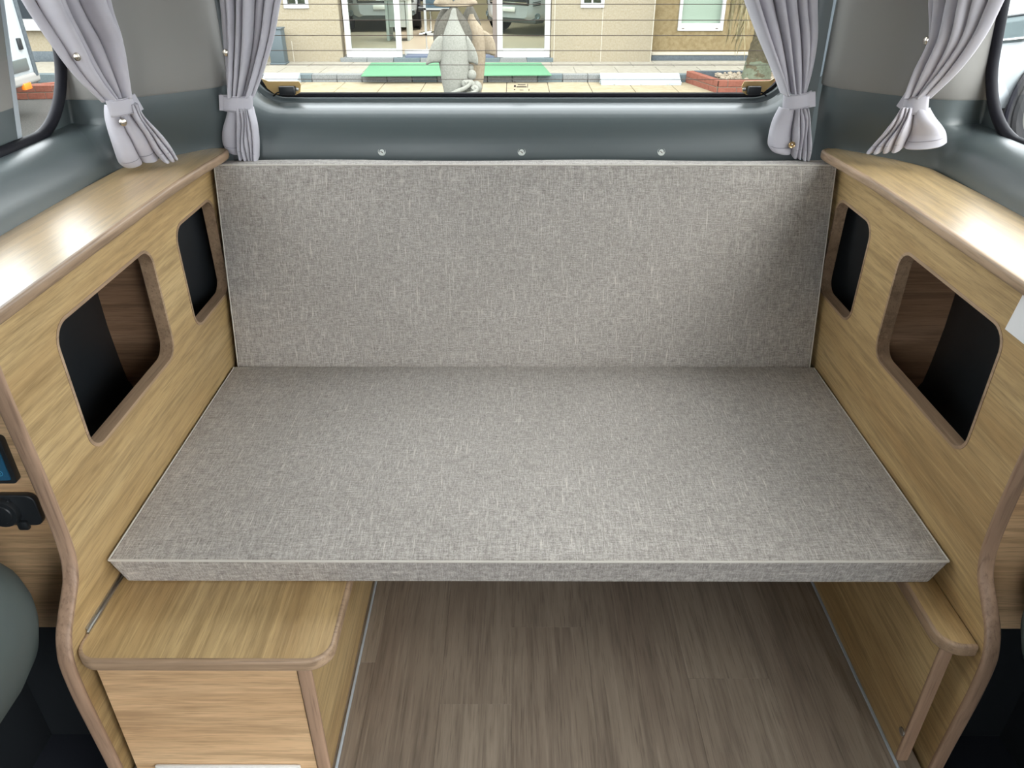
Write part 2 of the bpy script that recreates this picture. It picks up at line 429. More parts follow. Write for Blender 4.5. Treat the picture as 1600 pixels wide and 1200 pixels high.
# ---------------------------------------------------------------- rear door trim, rear window
DX = -.010
PROF = [(1.546, .55)]+[(1.637-.094*math.cos(R(90*k/14))**.8, .690+.1115*math.sin(R(90*k/14))**.8) for k in range(0, 12)]+[(1.6235, .8012), (1.6255, .7985), (1.6285, .7985), (1.6295, .803), (1.633, .8085), (1.645, .811)]
cols = []
for s in (-1, 1):
    L = [(s*.568, 1.55), (s*.556, 1.55), (s*.545, 1.55), (s*.538, 1.3), (s*.536, .95)]
    L += [(s*(.475+.061*math.sin(a)), .872-.061*math.cos(a)) for a in ARC[::-1]]
    L += [(s*x, .811) for x in (.44, .38, .3, .2, .1)]
    cols += L if s < 0 else [(0, .811)]+L[::-1]
bm = bmesh.new()
def rear_pt(x, zt, y, z):
    if z > .735: z = .735+(z-.735)*(zt-.735)/.076
    edge = max(0, (abs(x)-.44)/.128)
    yy = y-.012*edge**2 if y < 1.6 else y-.006*edge
    return Vector((x+DX, yy, z))
def densify(p, n=3):
    return [(lerp(a[0], b[0], k/n), lerp(a[1], b[1], k/n)) for a, b in zip(p, p[1:]) for k in range(n)]+[p[-1]]
add_grid(bm, [[rear_pt(x, zt, y, z) for y, z in densify(PROF)] for x, zt in cols])
wr = bm_obj('wall_rear', bm, trim_dark, None, 60); tag(wr, kind='structure')
box('lower_lining', (-.80, 1.60, -.30), (.80, 1.62, .70), black_pl, wr)
for s_ in (-1, 1): box('door_frame', (min(s_*.548, s_*.85), 1.60, .40), (max(s_*.548, s_*.85), 1.64, 1.55), trim_dark, wr)
box('head_lining', (-.80, 1.62, 1.47), (.80, 1.70, 1.55), trim_light, wr)
for u in (597, 815, 1033):
    p = at(u, 237, (0, 1.5472, 0), (0, 1, 0))
    k = lathe('trim_clip', [(.0001, .0035), (.0045, .0034), (.0048, .0024), (.0062, .0022), (.0075, .003), (.0082, .0012), (.0085, -.004)][::-1], p, (0, -1, .25), clip_m, wr)
    bm = bmesh.new(); add_box(bm, (p.x-.0032, p.y-.0042, p.z-.0007), (p.x+.0032, p.y-.003, p.z+.0007), 0, 1, Matrix.Translation(p) @ Matrix.Rotation(R(40), 4, 'Y') @ Matrix.Translation(-p))
    bm_obj('clip_slot', bm, mark_m, k)
win = thing('window_3', kind='structure', loc=(DX, 1.65, .81))
path = [(s_, z) for s_, z in [(-.541, 1.4), (-.538, 1.1), (-.536, .95)]+[(-(.475+.061*math.sin(a)), .872-.061*math.cos(a)) for a in ARC[::-1]]+[(x*.1, .811) for x in range(-4, 5)]+[(.475+.061*math.sin(a), .872-.061*math.cos(a)) for a in ARC]+[(.536, .95), (.538, 1.1), (.541, 1.4)]]
sweep('rubber_seal', [(x+DX, 1.643, z+.001) for x, z in path], (0, 1, 0), circ(.006, 8), rubber, win)
bm = bmesh.new(); bm.faces.new([bm.verts.new(p) for p in ((-.58, 1.656, .80), (.56, 1.656, .80), (.56, 1.64, 1.50), (-.58, 1.64, 1.50))]); bm_obj('glass_pane', bm, clear, win)
for v in (6.5, 31.5, 55.5, 79, 101.5, 124):
    z = at(800, v, (0, 1.652, 0), (0, 1, 0)).z
    box('heating_wire', (-.535+DX, 1.6515, z-.0006), (.535+DX, 1.6525, z+.0006), wire_m, win)
mk = bmesh.new()
for (u0, v0, u1, v1) in ((803, 133, 806, 136), (803, 139, 805, 141), (809, 132, 821, 133), (807, 135, 823, 136.5), (824, 131, 825, 137), (812, 140.5, 818, 141.2), (826, 139, 827, 142), (803, 127, 806, 129)):
    a, b = at(u0, v1, (0, 1.653, 0), (0, 1, 0)), at(u1, v0, (0, 1.653, 0), (0, 1, 0))
    add_box(mk, (a.x, 1.6528, a.z), (b.x, 1.6535, b.z))
bm_obj('etched_mark', mk, mark_m, win)
for s in (-1, 1):
    o = box('trim_2' if s < 0 else 'trim_3', (DX+s*.567-.008, 1.546, .862), (DX+s*.567+.008, 1.575, 1.55), strip_m, None, .003); tag(o, kind='structure')
# ceiling, van floor
headliner = grain('headliner', lin((222, 220, 214)), .9, 900, .1)
tag(box('ceiling', (-.86, -1.3, 1.55), (.86, 1.72, 1.60), headliner), kind='structure')
tag(box('wall_front', (-.86, -1.34, -.36), (.86, -1.30, .10), black_pl), kind='structure')  # unseen wall added to block low light from the front
bm = add_box(bmesh.new(), (-.24, -1.34, .10), (.86, -1.30, 1.56)); bm_obj('front_lining', bm, trim_dark, bpy.data.objects['wall_front'])  # unseen closure added so front light enters only on the left
tag(box('floor_2', (-.86, -1.30, -.36), (.86, 1.66, -.10), carpet), kind='structure')

# raised vinyl floor of planks
fl = box('floor', (-.60, .60, -.10), (.60, 1.58, -.004), mortar); tag(fl, kind='structure')
xs = [-.40, -.262, -.143, -.0235, .1115, .277, .415, .60]
ends = [[.9, 1.3], [1.15], [.8168, 1.25], [.9795], [1.32, .62], [.868], [1.1]]
for i in range(len(xs)-1):
    ys = [.60]+sorted(e for e in ends[i] if .64 < e)+[1.58]
    for a, b in zip(ys, ys[1:]):
        box('plank', (xs[i]+.0001, a+.0001, -.004), (xs[i+1]-.0001, b-.0001, 0), vinyl, fl, .0002, 1)
box('sealant_line', (.5615, .6, 0), (.5665, 1.5, .0025), caulk, fl, .001)
box('sealant_line', (-.2925, .6, 0), (-.2880, 1.5, .0025), caulk, fl, .001)

# ---------------------------------------------------------------- side cabinets, counters, benches
FRONT = [(.757, .7205), (.757, .63), (.7615, .54), (.764, .46), (.7635, .40), (.759, .368), (.749, .3445), (.734, .3285), (.7185, .313), (.703, .296), (.693, .276), (.6865, .25), (.6855, .19), (.6885, .12), (.693, .02), (.695, -.10)]
FR = [(p.x, p.y) for p in catmull([Vector((a, b, 0)) for a, b in FRONT], 5)]
def cutout(sx):
    return [rrect(.868, 1.164, .470, .662, .030) if sx < 0 else rrect(.871, 1.172, .4645, .657, .030), rrect(1.266 if sx < 0 else 1.290, 1.452, .466, .657, .030)]
for sx, side in ((-1, 'left'), (1, 'right')):
    lab = {-1: 'oak side cabinet with two rounded cutouts, blue control panel and black socket on its end',
           1: 'oak side cabinet with two rounded cutouts standing under the glare-lit counter'}[sx]
    cab = thing('side_cabinet', lab, 'cabinet', (sx*.68, 1.1, -.10))
    sh = Vector((0, 0 if sx < 0 else .008, 0))
    out = [(y+sh.y, z) for y, z in FR]+[(1.50, -.10), (1.50, .7205)]
    pan = plate('side_panel', out, [h[::-1] for h in cutout(sx)], YZ(sx*.6165), .010, oak_y, cab)
    sweep('edge_banding', [(sx*.6165, y+sh.y, z) for y, z in FR], (sx, 0, 0), [(-sx*a, b) for a, b in dome(.0045, .0102)], band_z, pan)
    for h in cutout(sx):
        sec = [(-.0015, -.0107), (.0035, -.0107), (.0035, .0107), (-.0015, .0107)]
        sweep('cutout_banding', [(sx*.6165, y, z) for y, z in h], (1, 0, 0), [(a, b) for a, b in sec], band, pan, True)
    # inside: dark plastic lining, dividing boards, bottom board
    bm = bmesh.new()
    LP = [(.727, .72), (.731, .64), (.735, .56), (.735, .50), (.731, .43), (.727, .39), (.715, .368), (.68, .346), (.627, .336)]
    def cap_(y): return .74 if y < 1.34 else lerp(.725, .638, min(1, (y-1.34)/.135))
    add_grid(bm, [[Vector((sx*max(.627, min(cap_(y), x-(.010*math.sin((1.205-y)*5) if z > .4 else 0))), y, z)) for x, z in LP] for y in (.815, .9, 1.0, 1.1, 1.205, 1.3, 1.34, 1.36, 1.39, 1.42, 1.45, 1.475, 1.5)])
    bm_obj('dark_liner', bm, black_pl, cab, 60)
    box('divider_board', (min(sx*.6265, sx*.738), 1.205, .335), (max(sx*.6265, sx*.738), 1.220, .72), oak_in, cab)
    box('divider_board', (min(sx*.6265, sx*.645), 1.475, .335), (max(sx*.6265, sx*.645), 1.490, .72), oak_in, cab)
    e = box('end_board', (min(sx*.6265, sx*.79), .80, .198), (max(sx*.6265, sx*.79), .815, .72), oak_x_lit, cab)
    box('kick_board', (min(sx*.6265, sx*.84), .83, -.10), (max(sx*.6265, sx*.84), .84, .20), black_pl, cab)  # black plate painting the darkness of the gap below the end board
    if sx < 0:
        yb = .80
        cp = thing('control_panel', loc=(-.72, yb, .50)); cp.parent = cab; cp.location = Vector((-.72, yb, .50))-Vector(cab.location)
        def facing(name, pts, y, th, m, par, bev=.0008):
            return plate(name, pts, [], XZ(y-th/2), th/2, m, par, bev)
        def P(u, v): q = at(u, v, (0, yb, 0), (0, 1, 0)); return (q.x, q.z)
        bz = facing('bezel', rrect(-.785, -.6675, .4755, .547, .006), yb, .010, black_pl, cp)
        facing('screen', rrect(-.779, -.6735, .482, .541, .003), yb-.010, .0012, screen_blue, cp, 0)
        gl = bmesh.new()
        for gx, gz in ((-.685, .4935), (-.688, .508), (-.693, .522), (-.704, .4935)):
            add_sweep(gl, [(gx+.0042*math.cos(2*math.pi*k/14), yb-.0115, gz+.0042*math.sin(2*math.pi*k/14)) for k in range(14)], (0, 1, 0), circ(.0004, 4), True)
            add_box(gl, (gx-.0012, yb-.0118, gz-.0014), (gx+.0012, yb-.0113, gz+.0014))
        bm_obj('screen_glyphs', gl, glyph_blue, cp)
        so = thing('power_socket'); so.parent = cab; so.location = Vector((-.70, yb, .43))-Vector(cab.location)
        facing('socket_plate', rrect(-.745, -.6555, .4035, .455, .012), yb, .009, black_pl, so, .002)
        lathe('socket_cap', [(.0225, 0), (.0225, .006), (.021, .009), (.015, .009), (.014, .0105), (.006, .0112), (.0001, .0115)], (-.702, yb-.008, .429), (0, -1, 0), black_pl, so, 28)
        box('cap_tab', (-.690, yb-.014, .3985), (-.675, yb-.006, .413), black_pl, so, .003)
        for hx_ in (-.700, -.691): box('hinge_pin', (hx_, yb-.013, .444), (hx_+.0035, yb-.008, .4495), black_pl, so, .001)
        lathe('rotary_knob', [(.011, 0), (.011, .008), (.009, .011), (.0001, .0115)], (-.679, yb, .563), (0, -1, 0), black_pl, cab)
    # counter board on top
    ct_lab = {-1: 'oak counter board with rounded rear end under the dull window', 1: 'oak counter board bleached by window glare along its length'}[sx]
    IN = [(.592, .72), (.592, 1.22), (.586, 1.36), (.5785, 1.455), (.5775, 1.49), (.583, 1.508), (.596, 1.518)]
    OUT = [(.612, 1.519), (.640, 1.490), (.690, 1.429), (.7235, 1.373), (.7315, 1.19), (.7340, .95), (.735, .72)]
    INs = [(p.x, p.y) for p in catmull([Vector((a, b, 0)) for a, b in IN], 6)]
    line = [(sx*a, b) for a, b in INs+OUT]
    ct = thing('counter_top', ct_lab, 'counter', (sx*.66, 1.1, .7205))
    plate('counter_board', line, [], XY(.7278), .0073, oak_top, ct, .001)
    sweep('edge_banding', [(sx*a, b, .7278) for a, b in INs], (0, 0, 1), [(-sx*a, b) for a, b in dome(.005, .0076)], band, ct)
# paper card taped to the right-hand panel
a0 = [(.60645, y, z) for y, z in ((.8755, .6593), (.79, .6593), (.79, .7115), (.866, .7115))]
bm = bmesh.new(); f = bm.faces.new([bm.verts.new(p) for p in a0])
r_ = bmesh.ops.extrude_face_region(bm, geom=[f]); bmesh.ops.translate(bm, verts=[v for v in r_['geom'] if isinstance(v, bmesh.types.BMVert)], vec=(-.0008, 0, 0))
tag(bm_obj('paper_card', bm, paper), 'white paper card stuck on the oak panel beside the larger cutout', 'paper')

# low bench on the left: lid, front, side, grille
bn = thing('storage_bench', 'low oak storage bench with wide lid and white vent grille', 'bench', (-.43, .95, -.10))
lidp = [p for p in rrect(-.604, -.266, .683, 1.38, .030, 8)]
ld = plate('lid', lidp, [], XY(.2585), .0095, oak_y, bn, .001)
path = [(-.266, 1.36), ]+[(x, y) for x, y in rrect(-.604, -.266, .683, 1.38, .030, 8)[27:36]][::-1]+[(x, y) for x, y in rrect(-.604, -.266, .683, 1.38, .030, 8)[18:27]][::-1]+[(-.604, .735)]
sweep('edge_banding', [(x, y, .2585) for x, y in path], (0, 0, 1), [(a, b) for a, b in dome(.004, .0098)], band_x, ld)
fp = [(-.5905, -.10), (-.3165, -.10), (-.3165, .2265), (-.331, .2295), (-.5905, .2455)]
fb = plate('front_panel', [(-.5905, -.10), (-.3175, -.10), (-.3175, .2275), (-.345, .2455), (-.5905, .2455)], [], XZ(.708), .008, oak_x_lit, bn)
box('side_panel', (-.316, .700, -.10), (-.297, 1.5, .2485), oak_y, bn)
sweep('edge_banding', [(-.3065, .700, -.10), (-.3065, .700, .2485)], (1, 0, 0), [(a, b) for a, b in dome(.004, .0098)], band_z, bn)
box('back_gap', (-.36, .722, .20), (-.318, .73, .248), purple, bn)  # dark sheet painting the shade in the notch over the front panel
hg = bmesh.new(); add_sweep(hg, [(-.6035, .725, .2695), (-.6035, 1.2, .2695)], (0, 0, 1), circ(.0022, 8)); add_box(hg, (-.6062, .728, .262), (-.6045, 1.2, .276))
bm_obj('hinge', hg, steel, bn)
gr = box('vent_grille', (-.560, .6945, -.085), (-.341, .70, .0172), white_pl, bn, .0025)
for k in range(30):
    x = -.549+k*.0068
    box('slot', (x, .6938, -.07), (x+.0028, .6948, .0100), mark_m, gr)
# low ledge on the right
bn2 = thing('storage_bench', 'low narrow oak ledge box at foot of the panel with a screw cap', 'bench', (.59, .95, -.10))
rp = [(.6045, 1.38), (.560, 1.38), (.560, .745)]+[(.590-.030*math.cos(R(a)), .739-.030*math.sin(R(a))) for a in range(0, 91, 10)]+[(.6045, .709)]
ld2 = plate('lid', rp[::-1], [], XY(.2585), .0095, oak_y, bn2, .001)
sweep('edge_banding', [(x, y, .2585) for x, y in rp[1:]], (0, 0, 1), [(-a, b) for a, b in dome(.004, .0098)], band, ld2)
box('side_panel', (.5665, .722, -.10), (.5855, 1.5, .2485), oak_y, bn2)
sweep('edge_banding', [(.576, .722, -.10), (.576, .722, .2485)], (1, 0, 0), [(a, b) for a, b in dome(.004, .0098)], band_z, bn2)
lathe('screw_cap', [(.0068, 0), (.0068, .0016), (.005, .0026), (.0001, .0028)], at(1410, 1143, (.5665, 0, 0), (1, 0, 0)), (-1, 0, 0), steel, bn2)

# ---------------------------------------------------------------- cushions
def seat_def(p):
    u, t, w = p.x/.6015, p.y/.2865, (p.z+.0275)/.055
    k = 1-w                                              # 0 at the top face, 1 at the bottom
    x = p.x*(1-.016*k) ; y = p.y+(.014*k if p.y < 0 else 0)
    z = p.z+.009*(1-abs(u)**6)*(1-abs(t)**6)*max(0, w-.5)*2
    if abs(t) > .98: z += .0
    return Vector((x, y, z))
sc = thing('seat_cushion', 'wide flat grey linen seat cushion resting on the low benches', 'cushion', (0, 1.0955, .268))
bm = soft_box(1.203, .573, .055, .005, seat_def, 22); bm.transform(Matrix.Translation((0, 1.0955, .2955)))
bm_obj('cushion_cover', bm, linen, sc, 60)
piping = mat('piping_thread', lin((196, 191, 182)), .9)
def seam(pts, par, r=.0019, N=(0, 0, 1)): sweep('seam', pts, N, circ(r, 6), piping, par)
zt = .3222
seam([(-.600, .811, zt), (-.3, .8095, zt), (0, .809, zt), (.3, .8095, zt), (.600, .811, zt)], sc)
for s in (-1, 1): seam([(s*.6005, .811, zt), (s*.6005, 1.1, zt), (s*.6005, 1.378, zt)], sc, .0013)
# the cushion of the back leans 12 degrees
bk = thing('backrest_cushion', 'tall upright grey linen backrest cushion leaning on the rear wall', 'cushion', (0, 1.40, .27))
LEAN = math.atan2(.085, .394)
def back_def(p):                                        # x across, y up the face, z out of the face
    u, t, w = p.x/.5965, p.y/.2275, (p.z+.025)/.05
    x = p.x*(1+.004*t); y = p.y+(.0035*math.sin(u*5)*0 if t < .9 else .0012*math.sin(u*7))
    z = p.z+.008*(1-abs(u)**6)*(1-abs(t)**6)*max(0, w-.5)*2
    if t > .9: y += .0065*(1-w)*(t-.9)/.1
    x *= 1-.011*(1-w)
    return Vector((x, y, z))
bm = soft_box(1.193, .455, .05, .0055, back_def, 22)
# local frame: x right, y up along the face, z towards the sofa front
ux, uy = Vector((1, 0, 0)), Vector((0, math.sin(LEAN), math.cos(LEAN))); uz = ux.cross(uy)
top = Vector((0, 1.470, .7165)); cen = top-uy*.2275-uz*.025
MB = Matrix((ux, uy, uz)).transposed().to_4x4(); MB.translation = cen
o = bm_obj('cushion_cover', bm, linen, bk, 60)
o.location = cen-Vector(bk.location); o.rotation_euler = MB.to_euler()
o.data.transform(Matrix.Identity(4))
def bk_seam(pts, r=.0015):
    q = [MB @ Vector(p) for p in pts]; sweep('seam', q, uz, circ(r, 6), piping, bk)
bk_seam([(-.596, .2255, .0245), (-.3, .2258, .0245), (0, .226, .0245), (.3, .2258, .0245), (.596, .2255, .0245)])
for s in (-1, 1): bk_seam([(s*.5955, .225, .0245), (s*.595, 0, .0245), (s*.594, -.215, .0245)], .0013)

# ---------------------------------------------------------------- curtains
def cloth(name, Lp, Rp, n, ns, nt, folds, amp, par, flat=(0, 0), phase=0., amp_t=None, hem=None, seed=1, drop=0, ws=None):
    rnd = random.Random(seed); wide = ws; ws = wide or [rnd.uniform(.75, 1.3) for _ in range(folds+1)]; tot = sum(ws); acc = [0]
    for w in ws: acc.append(acc[-1]+w/tot)
    hs = [(.95 if w < 1 else .62) if wide else rnd.uniform(.5, 1.25) for w in ws]
    Ls, Rs = catmull(Lp, 6), catmull(Rp, 6); n = Vector(n).normalized()
    rows = []
    for j in range(nt+1):
        t = j/nt; a, b = poly_at(Ls, t), poly_at(Rs, t); A = amp*(amp_t(t) if amp_t else 1); row = []
        for i in range(ns+1):
            s = i/ns
            k = max(i_ for i_ in range(len(acc)-1) if acc[i_] <= s+1e-9); q = (s-acc[k])/(acc[k+1]-acc[k])
            wv = max(0, math.sin(math.pi*q))**.62*hs[k]
            fade = 1.0
            if flat[0] and s < flat[0]: fade = .25+.75*(s/flat[0])**2
            if flat[1] and s > 1-flat[1]: fade = .25+.75*((1-s)/flat[1])**2
            lat = -.10*math.sin(2*math.pi*q)*(acc[k+1]-acc[k])*fade
            p = a.lerp(b, min(1, max(0, s+lat)))
            wob = .12*math.sin(7*t+k*1.7+phase)
            row.append(p+n*A*(fade*(wv-.4+wob))-Vector((0, 0, drop*(wv-.5)*t**3)))
        rows.append(row)
    bm = add_grid(bmesh.new(), rows)
    o = bm_obj(name, bm, curtain_m, par, 80)
    m = o.modifiers.new('thickness', 'SOLIDIFY'); m.thickness = .0014; m.offset = 0
    for hv in (hem or []):
        row = [p+n*.0012 for p in rows[int(hv*nt)]]
        sweep('hem_stitch', row[::2], n, circ(.0005, 4), hem_m, o)
    return o, rows
def band_strip(name, uv, P, n, par, w0=.0, bulge=.014):
    """tieback wrapped round the bundle: quad in the curtain's plane bowed outwards, with closed ends"""
    a, b, c, d = [at(u, v, P, n) for u, v in uv]                     # top-left, top-right, bottom-right, bottom-left
    nn = Vector(n).normalized()
    if nn.dot(CAM-a) < 0: nn = -nn
    rows = []
    for j in range(7):
        t = j/6; row = []
        for i in range(17):
            s = i/16; p = a.lerp(b, s).lerp(d.lerp(c, s), t)
            row.append(p+nn*(w0+bulge*(1-abs(2*s-1)**2.6)))
        rows.append(row)
    bm = add_grid(bmesh.new(), rows); o = bm_obj(name, bm, curtain_m, par, 80)
    m = o.modifiers.new('thickness', 'SOLIDIFY'); m.thickness = .003; m.offset = 0
    for jj in (0, 6):
        row = [p+nn*.0018+(rows[3][i]-p)*.12 for i, p in enumerate(rows[jj])]
        sweep('edge_stitch', row, nn, circ(.0004, 4), hem_m, o)
    return o
def flap(name, uv, P, n, par, off):
    pts = [at(u, v, P, n) for u, v in uv]; nn = Vector(n).normalized()
    if nn.dot(CAM-pts[0]) < 0: nn = -nn
    bm = bmesh.new(); f = bm.faces.new([bm.verts.new(p+nn*off) for p in pts])
    r = bmesh.ops.extrude_face_region(bm, geom=[f]); bmesh.ops.translate(bm, verts=[v for v in r['geom'] if isinstance(v, bmesh.types.BMVert)], vec=nn*.0025)
    return bm_obj(name, bm, curtain_m, par, 30)
def snap(u, v, P, n, par, off, ring=False, r=.0065):
    nn = Vector(n).normalized(); p = at(u, v, P, n)
    if nn.dot(CAM-p) < 0: nn = -nn
    p = p+nn*off
    if ring:
        k = lathe('snap_ring', [(r, 0), (r, .0012), (r*.85, .0022), (r*.62, .0016), (r*.55, .0004), (.0001, .0003)], p, nn, brass, par, 18)
        lathe('snap_stud', [(r*.3, 0), (r*.28, .001), (.0001, .0014)], p, nn, metal, k, 12)
    else: lathe('snap_button', [(r, -.001), (r, .0008), (r*.85, .0022), (r*.5, .0030), (.0001, .0033)], p, nn, metal, par, 18)
RAIL_Z = 1.455
def curtain(label, top, P1, n1, tail, P2, n2, tie, fl, snaps, folds, amp, flat, seed, tail_kw={}):
    t = thing('curtain', label, 'curtain', tuple(at(*tie[3], P1, n1)))
    n1v = Vector(n1).normalized(); n1v = n1v if n1v.dot(CAM-Vector(P1)) > 0 else -n1v
    n2v = Vector(n2).normalized(); n2v = n2v if n2v.dot(CAM-Vector(P2)) > 0 else -n2v
    def upto(pts):
        q = [at(u, v, P1, n1) for u, v in pts]; d = q[0]-q[1]; d = d*((RAIL_Z-q[0].z)/d.z); d.x *= .45; d.y *= .45
        return [q[0]+d, q[0]+d*.5]+q
    cloth('drape', upto(top[0]), upto(top[1]), n1v, 132, 84, folds, amp, t, flat, seed, lambda q: lerp(1, .75, q), None, seed)
    cloth('tail', [at(u, v, P2, n2) for u, v in tail[0]], [at(u, v, P2, n2) for u, v in tail[1]], n2v, 120, 40, tail_kw.get('folds', folds), tail_kw.get('amp', amp*.8), t, tail_kw.get('flat', flat), seed, None, tail_kw.get('hem', [.80]), seed+9, .011, tail_kw.get('ws'))
    band_strip('tieback', tie, P1, n1, t, .004, tail_kw.get('bulge', .016))
    if fl: flap('tieback_tab', fl, P1, n1, t, tail_kw.get('tab_off', .006))
    for (u, v, off, ring, low) in snaps: snap(u, v, P2 if low else P1, n2 if low else n1, t, off, ring)
    return t
def vplane(p, d):                                        # vertical plane through p along d
    return (p[0], p[1], 0), (d[1], -d[0], 0)
# left side window
P1, n1 = vplane((-.690, 1.345), (.40, .92)); P2, n2 = vplane((-.672, 1.365), (.13, .125))
curtain('grey curtain tied back at the window beside the parked white van', ([(10, -60), (36, 0), (80, 68), (118, 118), (162, 160)], [(150, -60), (166, 10), (186, 62), (194, 110), (196, 150)]), P1, n1,
        ([(168, 165), (170, 188), (178, 222), (187, 252), (194, 263)], [(212, 160), (222, 180), (245, 205), (262, 226), (274, 243)]), P2, n2,
        [(162, 157), (200, 147), (208, 171), (171, 183)], [(196, 150), (205, 146), (219, 170), (210, 175)], [(112, 88, .012, False, False), (187, 189, .016, False, True)], 5, .046, (.30, 0), 3, dict(amp=.034, flat=(0, 0), ws=[2.0, 1.7, .6, .55, .5]))
# rear window, left
P1, n1 = (0, 1.522, 0), (0, 1, 0); P2 = (0, 1.518, 0)
curtain('grey curtain tied back at the rear window near the tan stone wall window', ([(332, -60), (343, 0), (348, 60), (352, 110), (355, 150)], [(450, -60), (437, 5), (427, 60), (412, 110), (396, 152)]), P1, n1,
        ([(356, 165), (352, 185), (347, 205), (346, 225), (352, 236)], [(394, 168), (399, 190), (401, 212), (403, 232), (404, 250)]), P2, n1,
        [(346, 146), (395, 149), (396, 174), (346, 170)], [(346, 146), (359, 146), (359, 171), (347, 170)], [(357, 81, .014, False, False)], 6, .042, (.12, .2), 5, dict(amp=.030, flat=(0, 0), ws=[2.2, .7, .55, .5, .5, .5], tab_off=.013))
# rear window, right
curtain('grey curtain tied back at the rear window in front of the palm trunk', ([(1148, -60), (1167, 0), (1186, 55), (1206, 105), (1222, 146)], [(1284, -60), (1278, 0), (1278, 60), (1270, 110), (1260, 146)]), P1, n1,
        ([(1220, 168), (1213, 185), (1207, 205), (1202, 226), (1204, 236)], [(1259, 166), (1264, 185), (1265, 205), (1265, 225), (1262, 245)]), P2, n1,
        [(1224, 147), (1266, 141), (1268, 163), (1222, 171)], [(1257, 142), (1270, 141), (1270, 164), (1258, 166)], [(1233, 223, .017, True, True)], 5, .046, (0, .2), 8, dict(amp=.034, flat=(0, 0), ws=[2.6, .6, .5, .5, .5], tab_off=.013))
# right side window
P1, n1 = vplane((.690, 1.345), (-.40, .92)); P2, n2 = vplane((.672, 1.365), (-.13, .125))
curtain('grey curtain tied back at the window beside the parked white pickup', ([(1455, -60), (1450, 0), (1449, 60), (1432, 110), (1425, 152)], [(1590, -60), (1563, 5), (1535, 60), (1498, 110), (1452, 154)]), P1, n1,
        ([(1414, 165), (1402, 185), (1385, 205), (1368, 222), (1358, 234)], [(1448, 170), (1458, 185), (1467, 200), (1472, 215), (1474, 230)]), P2, n2,
        [(1418, 152), (1455, 148), (1452, 176), (1414, 182)], [(1420, 144), (1429, 156), (1418, 174), (1406, 165)], [(1459, 63, .016, False, False)], 5, .048, (.1, .25), 12, dict(amp=.036, flat=(0, 0), ws=[.5, .5, .5, .55, 2.4]))

for k, (a_, b_) in enumerate((((-.70, .86, 1.458), (-.70, 1.40, 1.458)), ((.70, .32, 1.458), (.70, 1.40, 1.458)), ((-.60, 1.50, 1.458), (.60, 1.50, 1.458)))):
    tag(sweep('trim_%d' % (4+k), [a_, b_], (0, 0, 1), circ(.006, 8), white_pl), kind='structure')
# tan corner plates with their connectors
for sx, lab in ((-1, 'tan corner plate with black connector beside the slate post'), (1, 'tan corner plate with black connector before the brick planter')):
    br = thing('corner_plate', lab, 'bracket', (DX+sx*.47, 1.635, .82))
    yy = 1.634
    uv = [(408, 122), (418, 138), (430, 147), (462, 148), (469, 145), (470, 132), (467, 127), (420, 127)] if sx < 0 else [(1216, 118), (1206, 132), (1190, 147), (1166, 148), (1160, 144), (1159, 134), (1163, 127), (1203, 126)]
    pl = [(q.x, q.z) for q in (at(u, v, (0, yy, 0), (0, 1, 0)) for u, v in uv)]
    plate('plate', pl if sx > 0 else pl[::-1], [], XZ(yy), .0015, amber_pl, br)
    u0, u1 = (439, 461) if sx < 0 else (1166, 1188)
    a, b = at(u0, 147, (0, yy-.004, 0), (0, 1, 0)), at(u1, 134, (0, yy-.004, 0), (0, 1, 0))
    box('connector', (a.x, yy-.016, a.z), (b.x, yy-.002, b.z), black_pl, br, .0015)
    c = at(464 if sx < 0 else 1163, 139, (0, yy, 0), (0, 1, 0))
    lathe('screw', [(.0042, 0), (.0042, .001), (.003, .0022), (.0001, .0026)], c-Vector((0, .0015, 0)), (0, -1, 0), steel, br)
    w0 = Vector((a.x if sx < 0 else b.x, yy-.008, a.z+.004))
    sweep('cable', catmull([w0, w0+Vector((sx*.006, -.001, -.001)), w0+Vector((sx*.013, .002, -.006)), w0+Vector((sx*.018, .006, -.009))], 4), (0, 1, 0), circ(.0014, 6), rubber, br)

# rounded grey mouldings beside the cabinets
for sx, lab in ((-1, 'smooth grey rounded moulding beside the panel with the control screen'), (1, 'smooth grey rounded moulding in the shade beside the dark oak end board')):
    md = thing('seat_moulding', lab, 'moulding', (sx*.78, .55, -.10))
    def mdef(p):
        k = max(0, (.05-p.z)/.21); return Vector((p.x+sx*.15*k*k, p.y, p.z))
    bm = soft_box(.30, .40, .32, .11, mdef, 10); bm.transform(Matrix.Translation((sx*.782, .565, .288)))
    bm_obj('moulding_shell', bm, grey_vinyl, md, 80)
    box('pedestal', (sx*.88-.05, .40, -.10), (sx*.88+.05, .70, .14), grey_vinyl, md, .01)

# ================================================================ OUTSIDE: car park, terrace, building
GZ, TZ, KY, FY = -.71, -.60, 11.64, 12.95
def fx(u, v, y=FY): q = at(u, v, (0, y, 0), (0, 1, 0)); return (q.x, q.z)
gd = thing('ground', kind='structure', loc=(0, 8, GZ))
box('asphalt', (-40, 1.75, GZ-.2), (40, KY+.2, GZ), asphalt, gd)
box('asphalt_front', (-40, -30, GZ-.2), (40, 1.75, GZ), asphalt, gd)
for i in range(14):
    for j in range(3):
        x0, y0 = -3.6+i*.58, 10.0+j*.55
        if x0 > 2.2 and j < 3: continue
        box('paving_slab', (x0+.003, y0+.003, GZ), (x0+.577, min(y0+.547, KY-.004), GZ+.012), slab_m, gd, .004, 1)
tr = thing('terrace', kind='structure', loc=(0, 12.3, GZ))
box('terrace_deck', (-30, KY+.12, GZ), (30, FY+.02, TZ-.002), paving, tr)
for i in range(44):
    x0 = -7.6+i*.36
    box('kerb_stone', (x0+.003, KY, GZ), (x0+.357, KY+.13, TZ+.004), granite_b if i % 5 == 2 else granite, tr, .006, 1)
